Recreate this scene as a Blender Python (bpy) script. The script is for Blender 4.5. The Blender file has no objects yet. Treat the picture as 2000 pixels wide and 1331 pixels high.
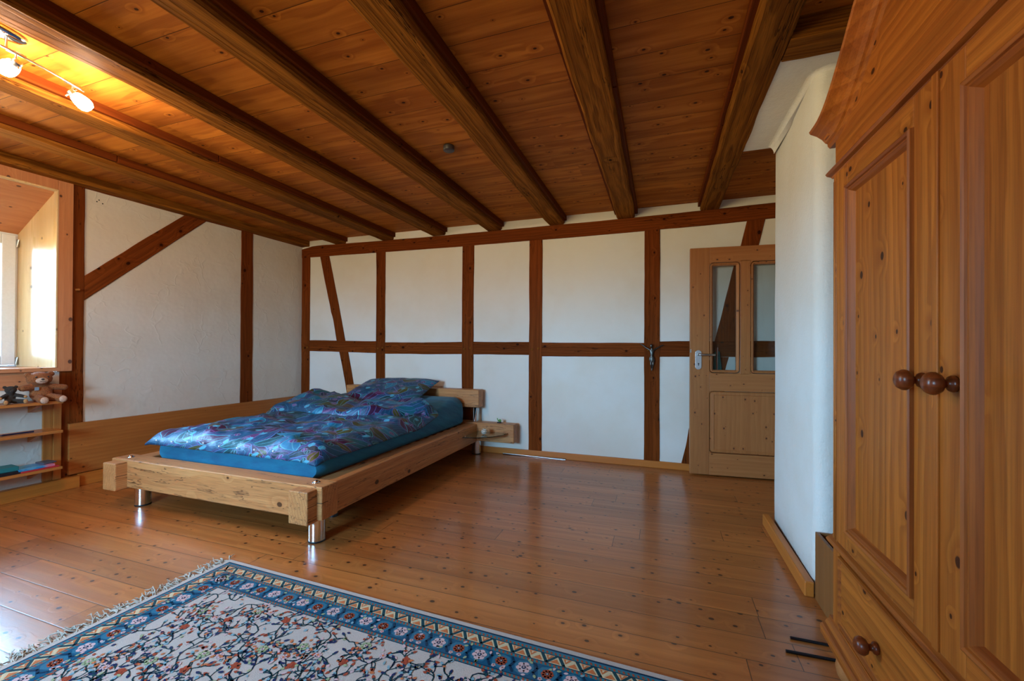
import bpy, bmesh, math, random
from mathutils import Matrix, Vector, noise as mnoise
sc = bpy.context.scene
col = sc.collection

# ------------------------------------------------------------------ camera
F, CYPX = 829.0, 676.7
yaw, roll, pit = math.radians(19.264), math.radians(.28), math.radians(.279)
fw = Vector((-math.sin(yaw)*math.cos(pit), math.cos(yaw)*math.cos(pit), math.sin(pit)))
r0 = Vector((math.cos(yaw), math.sin(yaw), 0)); u0 = r0.cross(fw)
rt = math.cos(roll)*r0 + math.sin(roll)*u0; up = math.cos(roll)*u0 - math.sin(roll)*r0
cd = bpy.data.cameras.new('camera'); cam = bpy.data.objects.new('camera', cd); col.objects.link(cam)
cam.matrix_world = Matrix(((rt.x, up.x, -fw.x, 0), (rt.y, up.y, -fw.y, 0), (rt.z, up.z, -fw.z, 1.12), (0, 0, 0, 1)))
cd.sensor_width = 36; cd.sensor_fit = 'HORIZONTAL'; cd.lens = 36*F/2000
cd.shift_y = (CYPX-665.5)/2000; cd.clip_start = .02
sc.camera = cam

# ------------------------------------------------------------------ left wall frame
LO = Vector((-4.33, 4.24, 0)); E1 = Vector((-.0368, -.99932, 0)); E2 = Vector((.99932, -.0368, 0))
LM = Matrix(((E1.x, E2.x, 0, LO.x), (E1.y, E2.y, 0, LO.y), (0, 0, 1, 0), (0, 0, 0, 1)))

# ------------------------------------------------------------------ light and exposure
sc.view_settings.view_transform = 'Standard'; sc.view_settings.look = 'None'
sc.view_settings.exposure = 0.0; sc.view_settings.gamma = 1.0; sc.view_settings.use_curve_mapping = False
sc.cycles.use_denoising = True
sc.cycles.max_bounces = 10; sc.cycles.diffuse_bounces = 5; sc.cycles.glossy_bounces = 4
sc.cycles.transmission_bounces = 6; sc.cycles.transparent_max_bounces = 8
sc.cycles.sample_clamp_indirect = 30.0
SKY = 76.0
w = bpy.data.worlds.new('overcast'); sc.world = w; w.use_nodes = True
nt = w.node_tree; bg = nt.nodes['Background']
tc = nt.nodes.new('ShaderNodeTexCoord'); sx = nt.nodes.new('ShaderNodeSeparateXYZ')
nt.links.new(tc.outputs['Generated'], sx.inputs[0])
cr = nt.nodes.new('ShaderNodeValToRGB'); mr = nt.nodes.new('ShaderNodeMapRange')
mr.inputs[1].default_value = -1; mr.inputs[2].default_value = 1
nt.links.new(sx.outputs[2], mr.inputs[0]); nt.links.new(mr.outputs[0], cr.inputs[0])
el = cr.color_ramp.elements
el[0].position = .47; el[0].color = (.48, .38, .19, 1)
el[1].position = .52; el[1].color = (.41, .77, 1.13, 1)
e = el.new(.8); e.color = (.31, .69, 1.16, 1)
nt.links.new(cr.outputs[0], bg.inputs[0]); bg.inputs[1].default_value = SKY

def portal(p, rot, sx_, sy_):
    ld = bpy.data.lights.new('window_portal', 'AREA'); ld.shape = 'RECTANGLE'; ld.size = sx_; ld.size_y = sy_
    ld.cycles.is_portal = True
    o = bpy.data.objects.new('window_portal', ld); col.objects.link(o)
    o.matrix_world = rot; o.location = p
# portals face into the room (-Z of the light = +E2)
RP = Matrix(((E1.x, 0, -E2.x, 0), (E1.y, 0, -E2.y, 0), (0, 1, 0, 0), (0, 0, 0, 1)))
for s0, s1 in ((2.375, 3.5),):
    p = LO + E1*((s0+s1)/2) + E2*(-.47) + Vector((0, 0, 1.49))
    portal(p, RP, s1-s0, 1.06)
RR = Matrix(((1, 0, 0, 0), (0, 0, -1, 0), (0, 1, 0, 0), (0, 0, 0, 1)))
portal(Vector((-2.25, -1.93, 1.5)), RR, 1.3, 1.1)

# ------------------------------------------------------------------ helpers: colours and nodes
def S(r, g, b):
    f = lambda c: ((c/255)/12.92 if c/255 <= .04045 else ((c/255+.055)/1.055)**2.4)
    return (f(r), f(g), f(b), 1)

class G:
    def __init__(s, name):
        s.mat = bpy.data.materials.new(name); s.mat.use_nodes = True
        s.nt = s.mat.node_tree; s.b = s.nt.nodes['Principled BSDF']
    def n(s, t, **kw):
        nd = s.nt.nodes.new('ShaderNode'+t)
        for k, v in kw.items(): setattr(nd, k, v)
        return nd
    def put(s, sock, v):
        if v is None: return
        if hasattr(v, 'is_output'): s.nt.links.new(v, sock)
        else: sock.default_value = v
    def m(s, op, a, b=None, c=None, clamp=False):
        nd = s.n('Math', operation=op, use_clamp=clamp)
        s.put(nd.inputs[0], a); s.put(nd.inputs[1], b); s.put(nd.inputs[2], c)
        return nd.outputs[0]
    def vec(s, x, y, z):
        nd = s.n('CombineXYZ'); s.put(nd.inputs[0], x); s.put(nd.inputs[1], y); s.put(nd.inputs[2], z); return nd.outputs[0]
    def sep(s, v):
        nd = s.n('SeparateXYZ'); s.put(nd.inputs[0], v); return nd.outputs
    def noise(s, v, scale=1, detail=2, rough=.5, out=0, dist=0):
        nd = s.n('TexNoise'); s.put(nd.inputs['Vector'], v); nd.inputs['Scale'].default_value = scale
        nd.inputs['Detail'].default_value = detail; nd.inputs['Roughness'].default_value = rough
        nd.inputs['Distortion'].default_value = dist
        return nd.outputs[out]
    def wn(s, v):
        nd = s.n('TexWhiteNoise', noise_dimensions='3D'); s.put(nd.inputs['Vector'], v); return nd
    def vor(s, v, scale=1, feature='F1', dims='3D', rand=1):
        nd = s.n('TexVoronoi', feature=feature, voronoi_dimensions=dims); s.put(nd.inputs['Vector'], v)
        nd.inputs['Scale'].default_value = scale; nd.inputs['Randomness'].default_value = rand
        return nd
    def ss(s, x, a, b, lo=0., hi=1.):
        nd = s.n('MapRange', interpolation_type='SMOOTHSTEP'); s.put(nd.inputs[0], x)
        s.put(nd.inputs[1], a); s.put(nd.inputs[2], b); nd.inputs[3].default_value = lo; nd.inputs[4].default_value = hi
        return nd.outputs[0]
    def mix(s, f, a, b, mode='MIX'):
        nd = s.n('Mix', data_type='RGBA', blend_type=mode); s.put(nd.inputs[0], f); s.put(nd.inputs[6], a); s.put(nd.inputs[7], b)
        return nd.outputs[2]
    def obj(s):
        return s.n('TexCoord').outputs['Object']
    def orand(s):
        return s.n('ObjectInfo').outputs['Random']
    def bump(s, h, strength=.3, dist=.01):
        nd = s.n('Bump'); nd.inputs['Strength'].default_value = strength; nd.inputs['Distance'].default_value = dist
        s.put(nd.inputs['Height'], h); s.nt.links.new(nd.outputs[0], s.b.inputs['Normal'])
    def out(s, color=None, rough=None, **kw):
        s.put(s.b.inputs['Base Color'], color); s.put(s.b.inputs['Roughness'], rough)
        for k, v in kw.items(): s.put(s.b.inputs[k.replace('_', ' ')], v)
        return s.mat

def wood_core(g, L, T, N, rnd, light, late, knotc, freq=55, wob=.9, kf=5., kdens=.5, kr=.010, fib=.25, tint=.25, late_amt=.75):
    """colour and height sockets of a softwood surface; L along the grain, T/N across"""
    Lr = g.m('ADD', L, g.m('MULTIPLY', rnd, 37.3)); Nr = g.m('ADD', N, g.m('MULTIPLY', rnd, 11.7))
    v = g.vec(g.m('MULTIPLY', Lr, .9), g.m('MULTIPLY', T, 6.), g.m('MULTIPLY', Nr, 6.))
    n1 = g.noise(v, 1, 3, .55)
    tn = g.m('ADD', g.m('ADD', T, N), g.m('MULTIPLY', rnd, 5.3))
    kv = g.vec(g.m('MULTIPLY', Lr, kf), g.m('MULTIPLY', tn, kf*1.35), 0.)
    vo = g.vor(kv, 1, 'F1', '2D')
    kcol = g.sep(vo.outputs['Color'])
    sel = g.m('LESS_THAN', kcol[0], kdens)
    kd = g.m('DIVIDE', g.m('DIVIDE', vo.outputs['Distance'], kf*kr), g.m('ADD', .45, kcol[1]))
    near = g.m('MULTIPLY', g.ss(kd, 5.5, .8), sel)
    t0 = g.m('MULTIPLY', g.m('SUBTRACT', g.m('FRACT', g.m('MULTIPLY', rnd, 71.7)), .5), .12)
    dt = g.m('ADD', T, t0); dn = g.m('ADD', N, .03)
    r = g.m('SQRT', g.m('ADD', g.m('MULTIPLY', dt, dt), g.m('MULTIPLY', dn, dn)))
    ring = g.m('ADD', g.m('ADD', g.m('MULTIPLY', r, freq), g.m('MULTIPLY', n1, wob*4)), g.m('MULTIPLY', near, 1.1))
    fr = g.m('FRACT', ring)
    s_ = g.m('MULTIPLY', g.ss(fr, .1, .85), g.ss(fr, 1., .88))
    fv = g.vec(g.m('MULTIPLY', Lr, 6.), g.m('MULTIPLY', T, 260.), g.m('MULTIPLY', Nr, 260.))
    n2 = g.noise(fv, 1, 2, .6)
    bv = g.vec(g.m('MULTIPLY', Lr, .7), g.m('MULTIPLY', T, 14.), g.m('MULTIPLY', Nr, 14.))
    n3 = g.noise(bv, 1, 3, .6)
    c = g.mix(g.m('MULTIPLY', s_, late_amt), light, late)
    c = g.mix(g.ss(n3, .3, .75, 0., .6), c, late)
    dark = g.m('MULTIPLY', g.ss(n2, .35, .75), fib)
    c = g.mix(dark, c, knotc)
    val = g.m('ADD', 1-tint/2, g.m('MULTIPLY', g.m('FRACT', g.m('MULTIPLY', rnd, 17.13)), tint))
    c = g.mix(1., c, g.vec(val, val, val), 'MULTIPLY')
    kk = g.m('MULTIPLY', g.ss(kd, 1.1, .75), sel)
    halo = g.m('MULTIPLY', g.ss(kd, 2.6, .9, 0., .5), sel)
    c = g.mix(halo, c, late); c = g.mix(g.m('MULTIPLY', kk, .92), c, knotc)
    h = g.m('SUBTRACT', g.m('MULTIPLY', n2, .3), g.m('MULTIPLY', s_, .3))
    return c, h, n3

_woods = {}
def wood(kind, axis='x'):
    key = (kind, axis)
    if key in _woods: return _woods[key]
    P = dict(
        beam=dict(light=S(158, 98, 34), late=S(98, 52, 14), knotc=S(40, 20, 8), freq=70, wob=1.1, kf=3., kdens=.35, kr=.012, fib=.55, tint=.2, late_amt=.6, rough=.6, bump=.7),
        timber=dict(light=S(128, 63, 24), late=S(92, 41, 14), knotc=S(42, 18, 8), freq=38, wob=.8, kf=5., kdens=.55, kr=.013, fib=.3, tint=.2, late_amt=.5, rough=.5, bump=.25),
        batten=dict(light=S(112, 52, 17), late=S(84, 36, 10), knotc=S(40, 18, 8), freq=60, wob=.6, kf=4., kdens=.3, kr=.008, fib=.25, tint=.15, late_amt=.5, rough=.5, bump=.2),
        oak=dict(light=S(210, 148, 90), late=S(178, 112, 60), knotc=S(70, 40, 18), freq=50, wob=.9, kf=2.6, kdens=.6, kr=.016, fib=.35, tint=.08, late_amt=.45, rough=.45, bump=.25),
        spruce=dict(light=S(186, 116, 54), late=S(162, 92, 38), knotc=S(84, 44, 18), freq=34, wob=.5, kf=5., kdens=.5, kr=.007, fib=.15, tint=.12, late_amt=.45, rough=.4, bump=.12),
        door=dict(light=S(178, 116, 66), late=S(158, 94, 48), knotc=S(72, 38, 24), freq=26, wob=.5, kf=9., kdens=.55, kr=.0065, fib=.15, tint=.08, late_amt=.35, rough=.4, bump=.1),
        pine=dict(light=S(188, 109, 38), late=S(148, 75, 21), knotc=S(48, 18, 6), freq=30, wob=.7, kf=6.2, kdens=.6, kr=.009, fib=.25, tint=.1, late_amt=.6, rough=.46, bump=.12),
        moulding=dict(light=S(176, 98, 34), late=S(120, 54, 17), knotc=S(60, 22, 8), freq=34, wob=.7, kf=4., kdens=.2, kr=.006, fib=.3, tint=.1, late_amt=.6, rough=.46, bump=.12),
        casing=dict(light=S(200, 136, 92), late=S(180, 112, 70), knotc=S(80, 52, 44), freq=30, wob=.5, kf=6., kdens=.5, kr=.012, fib=.15, tint=.05, late_amt=.35, rough=.35, bump=.08),
        reveal=dict(light=S(226, 194, 146), late=S(208, 170, 116), knotc=S(140, 112, 84), freq=30, wob=.5, kf=6., kdens=.5, kr=.009, fib=.1, tint=.05, late_amt=.35, rough=.3, bump=.06),
        base=dict(light=S(200, 120, 46), late=S(180, 100, 34), knotc=S(90, 50, 24), freq=30, wob=.4, kf=4., kdens=.2, kr=.006, fib=.15, tint=.05, late_amt=.4, rough=.38, bump=.08),
        box=dict(light=S(142, 90, 44), late=S(122, 74, 34), knotc=S(80, 56, 36), freq=24, wob=.3, kdens=.0, fib=.2, tint=.05, late_amt=.4, rough=.5, bump=.08),
        knob=dict(light=S(124, 56, 20), late=S(96, 40, 14), knotc=S(50, 22, 10), freq=60, wob=.5, kdens=.0, fib=.25, tint=.05, rough=.3, bump=.1),
    )[kind]
    P = dict(P); rough = P.pop('rough'); bmp = P.pop('bump')
    g = G('%s_wood_%s' % (kind, axis)); x, y, z = g.sep(g.obj())
    L, T, N = {'x': (x, y, z), 'y': (y, x, z), 'z': (z, x, y)}[axis]
    c, h, n3 = wood_core(g, L, T, N, g.orand(), **P)
    if kind == 'pine':        # glued-up strips of different tone
        sw = g.wn(g.vec(g.m('FLOOR', g.m('DIVIDE', g.m('ADD', T, N), .047)), g.m('FLOOR', g.m('MULTIPLY', g.orand(), 40.)), 0.)).outputs['Value']
        sv = g.m('ADD', .84, g.m('MULTIPLY', sw, .24)); c = g.mix(1., c, g.vec(sv, sv, sv), 'MULTIPLY')
    if kind in ('beam', 'timber', 'oak'):     # drying cracks running with the grain
        cv = g.vec(g.m('MULTIPLY', L, 1.1), g.m('MULTIPLY', T, 22.), g.m('MULTIPLY', N, 22.))
        cn = g.noise(g.vec(g.m('ADD', g.m('MULTIPLY', L, 1.1), g.m('MULTIPLY', g.orand(), 50)), g.m('MULTIPLY', T, 16.), g.m('MULTIPLY', N, 16.)), 1, 4, .6)
        line = g.ss(g.m('ABSOLUTE', g.m('SUBTRACT', cn, .5)), .010, .002)
        gate = g.ss(g.noise(g.vec(L, g.m('MULTIPLY', T, 5.), g.m('ADD', g.m('MULTIPLY', N, 5.), g.orand())), 1.3, 1), *((.40, .50) if kind == 'oak' else (.5, .6)))
        crack = g.m('MULTIPLY', line, gate)
        c = g.mix(g.m('MULTIPLY', crack, .8), c, P['knotc']); h = g.m('SUBTRACT', h, g.m('MULTIPLY', crack, 1.2))
    g.bump(h, bmp, .004)
    _woods[key] = g.out(c, g.m('ADD', rough, g.m('MULTIPLY', g.m('SUBTRACT', n3, .5), .2)), Specular_IOR_Level=.02 if kind in ('beam', 'timber', 'batten') else (.25 if kind in ('pine', 'moulding') else .4))
    return _woods[key]

def plank_mat(name, wdt, phase, seglen, light, late, knotc, rough, bay=False, coat=0, **kw):
    g = G(name); x, y, z = g.sep(g.obj())
    if bay:
        bi = g.m('FLOOR', g.m('DIVIDE', g.m('ADD', x, 10.655), .6925))
        y2 = g.m('ADD', y, g.m('MULTIPLY', g.wn(g.vec(bi, 3.3, 1.)).outputs['Value'], .3))
    else:
        bi = 0.; y2 = y
    t = g.m('DIVIDE', g.m('SUBTRACT', y2, phase), wdt)
    idx = g.m('FLOOR', t); f = g.m('FRACT', t)
    ed = g.m('MULTIPLY', g.m('MINIMUM', f, g.m('SUBTRACT', 1., f)), wdt)
    w0 = g.wn(g.vec(idx, bi, 7.7)).outputs['Value']
    lx = g.m('DIVIDE', g.m('ADD', x, g.m('MULTIPLY', w0, 9.)), seglen)
    seg = g.m('FLOOR', lx); lf = g.m('FRACT', lx)
    le = g.m('MULTIPLY', g.m('MINIMUM', lf, g.m('SUBTRACT', 1., lf)), seglen)
    rnd = g.wn(g.vec(idx, seg, bi)).outputs['Value']
    T = g.m('MULTIPLY', g.m('SUBTRACT', f, .5), wdt)
    c, h, n3 = wood_core(g, x, T, z, rnd, light, late, knotc, **kw)
    seam = g.ss(ed, .0022, .0008)
    if not bay: seam = g.m('MAXIMUM', seam, g.ss(le, .0022, .0008))
    c = g.mix(g.m('MULTIPLY', seam, .85), c, S(30, 14, 6))
    hh = g.m('SUBTRACT', g.m('MULTIPLY', h, .35), g.m('MULTIPLY', g.ss(ed, .004, .0005), .25))
    cup = g.m('MULTIPLY', g.m('MULTIPLY', g.m('SUBTRACT', f, .5), g.m('SUBTRACT', f, .5)), .6)
    g.bump(g.m('SUBTRACT', hh, cup), .35, .003)
    rr = g.m('ADD', rough, g.m('MULTIPLY', g.m('SUBTRACT', n3, .5), .16))
    return g.out(c, rr, Specular_IOR_Level=.05 if bay else .5, Coat_Weight=coat, Coat_Roughness=.14)

M_floor = plank_mat('floor_boards', .1456, 1.735, 2.3, S(186, 114, 54), S(152, 84, 34), S(50, 24, 12), .34, coat=.36,
                    freq=22, wob=.5, kf=9., kdens=.62, kr=.0085, fib=.15, tint=.3, late_amt=.4)
M_ceil = plank_mat('ceiling_boards', .2, 1.916, 30., S(188, 112, 38), S(128, 62, 17), S(44, 19, 7), .5, bay=True,
                   freq=38, wob=1.2, kf=6., kdens=.5, kr=.008, fib=.15, tint=.2, late_amt=.5)

def plaster(name, c, kind='fine'):
    g = G(name); v = g.obj()
    st = g.noise(v, 1.6, 4, .6)
    cc = g.mix(g.ss(st, .35, .7, 0., .35), c, g.mix(1., c, S(238, 226, 208), 'MULTIPLY'))
    if kind == 'fine':
        h = g.m('ADD', g.m('MULTIPLY', g.noise(v, 7, 3, .5), 1.), g.m('MULTIPLY', g.noise(v, 120, 2, .6), .18)); bs = .22
    elif kind == 'rough':
        h = g.m('ADD', g.m('MULTIPLY', g.noise(v, 5, 3, .6), 1.), g.m('MULTIPLY', g.noise(v, 60, 4, .7), .5)); bs = .6
    else:      # trowelled: overlapping strokes with raised ridges
        wv = g.n('VectorMath', operation='ADD'); g.put(wv.inputs[0], v)
        nd = g.n('VectorMath', operation='SCALE'); g.put(nd.inputs[0], g.noise(v, 3.2, 3, .55, out=1)); nd.inputs[3].default_value = .55
        g.put(wv.inputs[1], nd.outputs[0])
        vo = g.vor(wv.outputs[0], 4.2, 'DISTANCE_TO_EDGE')
        gate = g.ss(g.noise(v, 4.5, 2), .46, .6)
        ridge = g.m('MULTIPLY', g.ss(vo.outputs['Distance'], .06, .0), gate)
        h = g.m('ADD', g.m('MULTIPLY', ridge, .2), g.m('ADD', g.m('MULTIPLY', g.noise(v, 4, 3, .6), 1.5), g.m('MULTIPLY', g.noise(v, 40, 3, .6), .12))); bs = .55
    g.bump(h, bs, .012)
    return g.out(cc, .85, Specular_IOR_Level=.25)
M_plB = plaster('smooth_plaster', S(226, 222, 214))
M_plL = plaster('trowelled_plaster', S(212, 202, 188), 'trowel')
M_plR = plaster('rough_plaster', S(228, 226, 220), 'rough')

def simple(name, c, rough=.5, metal=0, bump=None, **kw):
    g = G(name); h = g.noise(g.obj(), bump or 60, 3, .6)
    cc = g.mix(g.ss(h, .3, .7, 0., .12), c, (c[0]*.6, c[1]*.6, c[2]*.6, 1))
    if bump: g.bump(h, .3, .004)
    return g.out(cc, rough, Metallic=metal, **kw)
M_chrome = simple('chrome', S(225, 228, 232), .08, 1)
M_steel = simple('brushed_steel', S(190, 190, 186), .3, 1)
M_alu = simple('satin_aluminium', S(205, 206, 208), .35, .6)
M_bronze = simple('dark_bronze', S(92, 88, 84), .35, 1)
M_black = simple('black_plastic', S(22, 22, 26), .45)
M_white = simple('white_lacquer', S(226, 230, 232), .35)
M_grey = simple('grey_plastic', S(78, 78, 88), .5)
M_dark = simple('dark_gap', S(20, 12, 8), .9)
def glassm(name, tint, rough=0.0):
    g = G(name); g.b.inputs['Transmission Weight'].default_value = 1; g.b.inputs['IOR'].default_value = 1.45
    return g.out(tint, rough)
def paneglass(name):
    g = G(name); tr = g.n('BsdfTransparent'); gl = g.n('BsdfGlossy'); gl.inputs['Roughness'].default_value = .01
    tr.inputs[0].default_value = (.95, .97, .965, 1)
    fr = g.n('Fresnel'); fr.inputs[0].default_value = 1.45; mx = g.n('MixShader')
    g.put(mx.inputs[0], fr.outputs[0]); g.put(mx.inputs[1], tr.outputs[0]); g.put(mx.inputs[2], gl.outputs[0])
    o = [n for n in g.nt.nodes if n.type == 'OUTPUT_MATERIAL'][0]; g.nt.links.new(mx.outputs[0], o.inputs[0])
    return g.mat
M_glass = paneglass('clear_glass'); M_gglass = glassm('greenish_glass', S(215, 240, 232))

def fabric(name):
    g = G(name); x, y, z = g.sep(g.obj())
    v0 = g.vec(g.m('SUBTRACT', x, g.m('MULTIPLY', z, .8)), g.m('ADD', y, z), 0.)
    wob = g.n('VectorMath', operation='SCALE'); g.put(wob.inputs[0], g.noise(v0, 4, 2, .5, out=1)); wob.inputs[3].default_value = .09
    wv = g.n('VectorMath', operation='ADD'); g.put(wv.inputs[0], v0); g.put(wv.inputs[1], wob.outputs[0])
    base = g.n('ValToRGB'); g.put(base.inputs[0], g.noise(v0, 6, 3, .6))
    for i, (p, c) in enumerate(((.3, S(4, 48, 72)), (.48, S(10, 72, 110)), (.62, S(22, 60, 98)), (.75, S(4, 92, 116)))):
        e_ = base.color_ramp.elements[i] if i < 2 else base.color_ramp.elements.new(p)
        e_.position = p; e_.color = c
    c = base.outputs[0]
    def layer(c, scale, a, b, pal, line, seed, dens=1.):
        sh = g.n('VectorMath', operation='ADD'); g.put(sh.inputs[0], wv.outputs[0]); sh.inputs[1].default_value = (seed, seed*1.7, 0)
        vo = g.vor(sh.outputs[0], scale, 'F1', '2D', .85)
        df = g.n('VectorMath', operation='SUBTRACT')
        sc_ = g.n('VectorMath', operation='SCALE'); g.put(sc_.inputs[0], sh.outputs[0]); sc_.inputs[3].default_value = 1
        g.put(df.inputs[0], sc_.outputs[0]); g.put(df.inputs[1], vo.outputs['Position'])
        dx, dy, _ = g.sep(df.outputs[0]); cr_, cg, cb = g.sep(vo.outputs['Color'])
        an = g.m('MULTIPLY', cr_, 6.28318); ca = g.m('COSINE', an); sa = g.m('SINE', an)
        px = g.m('ADD', g.m('MULTIPLY', dx, ca), g.m('MULTIPLY', dy, sa))
        py = g.m('SUBTRACT', g.m('MULTIPLY', dy, ca), g.m('MULTIPLY', dx, sa))
        py = g.m('ADD', py, g.m('MULTIPLY', g.m('MULTIPLY', px, px), 3.))       # bend the leaf
        pa = g.m('DIVIDE', px, a)
        q = g.m('ADD', g.m('DIVIDE', g.m('ABSOLUTE', py), b), g.m('MULTIPLY', pa, pa))
        on = g.m('LESS_THAN', cg, dens)
        rmp = g.n('ValToRGB'); rmp.color_ramp.interpolation = 'CONSTANT'; g.put(rmp.inputs[0], cb)
        for i, pc in enumerate(pal):
            e_ = rmp.color_ramp.elements[i] if i < 2 else rmp.color_ramp.elements.new(i/len(pal))
            e_.position = i/len(pal); e_.color = pc
        c = g.mix(g.m('MULTIPLY', g.ss(q, 1.02, .98), on), c, rmp.outputs[0])
        l1 = g.m('MULTIPLY', g.ss(g.m('ABSOLUTE', g.m('SUBTRACT', q, 1.08)), .09, .05), on)
        l2 = g.m('MULTIPLY', g.ss(g.m('ABSOLUTE', g.m('SUBTRACT', q, 1.4)), .07, .03), on)
        c = g.mix(g.m('MULTIPLY', l1, .8), c, line)
        c = g.mix(g.m('MULTIPLY', l2, .6), c, S(120, 70, 140))
        vein = g.m('MULTIPLY', g.m('MULTIPLY', g.ss(g.m('ABSOLUTE', py), .004, .002), g.m('LESS_THAN', q, .8)), on)
        return g.mix(g.m('MULTIPLY', vein, .5), c, line)
    sw = g.vor(wv.outputs[0], 3.3, 'F1', '2D')
    sl = g.ss(g.m('ABSOLUTE', g.m('SINE', g.m('MULTIPLY', sw.outputs['Distance'], 26.))), .16, .05)
    c = g.mix(g.m('MULTIPLY', sl, .55), c, S(60, 150, 180))
    c = layer(c, 4.0, .125, .05, (S(6, 44, 60), S(14, 78, 110), S(58, 22, 62), S(58, 62, 24), S(8, 92, 112)), S(96, 120, 180), 21.7, 1.)
    c = layer(c, 4.4, .115, .048, (S(4, 50, 64), S(66, 68, 24), S(66, 22, 66), S(8, 110, 150), S(6, 72, 84), S(10, 40, 84)), S(80, 170, 190), 3.1, .95)
    c = layer(c, 7.5, .06, .026, (S(16, 110, 140), S(72, 26, 78), S(6, 48, 66), S(74, 74, 26)), S(140, 100, 160), 8.7, .4)
    c = layer(c, 13., .026, .018, (S(60, 150, 180), S(108, 60, 120), S(16, 70, 84)), S(110, 180, 200), 14.3, .3)
    h = g.m('ADD', g.noise(g.obj(), 14, 3, .55), g.m('MULTIPLY', g.noise(g.obj(), 45, 2, .5), .25))
    g.bump(h, .35, .014)
    return g.out(c, .46, Specular_IOR_Level=.38)
M_fab = fabric('paisley_satin')
def sheet():
    g = G('teal_jersey_sheet'); v = g.obj(); x, y, z = g.sep(v)
    n_ = g.noise(g.vec(g.m('MULTIPLY', x, 3), g.m('ADD', g.m('MULTIPLY', y, 3), g.m('MULTIPLY', z, 6)), g.m('MULTIPLY', z, 4)), 2.2, 3, .5)
    g.bump(n_, .45, .02)
    return g.out(g.mix(g.ss(n_, .3, .7), S(4, 92, 128), S(8, 112, 144)), .75, Sheen_Weight=.08)
M_sheet = sheet()

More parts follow.
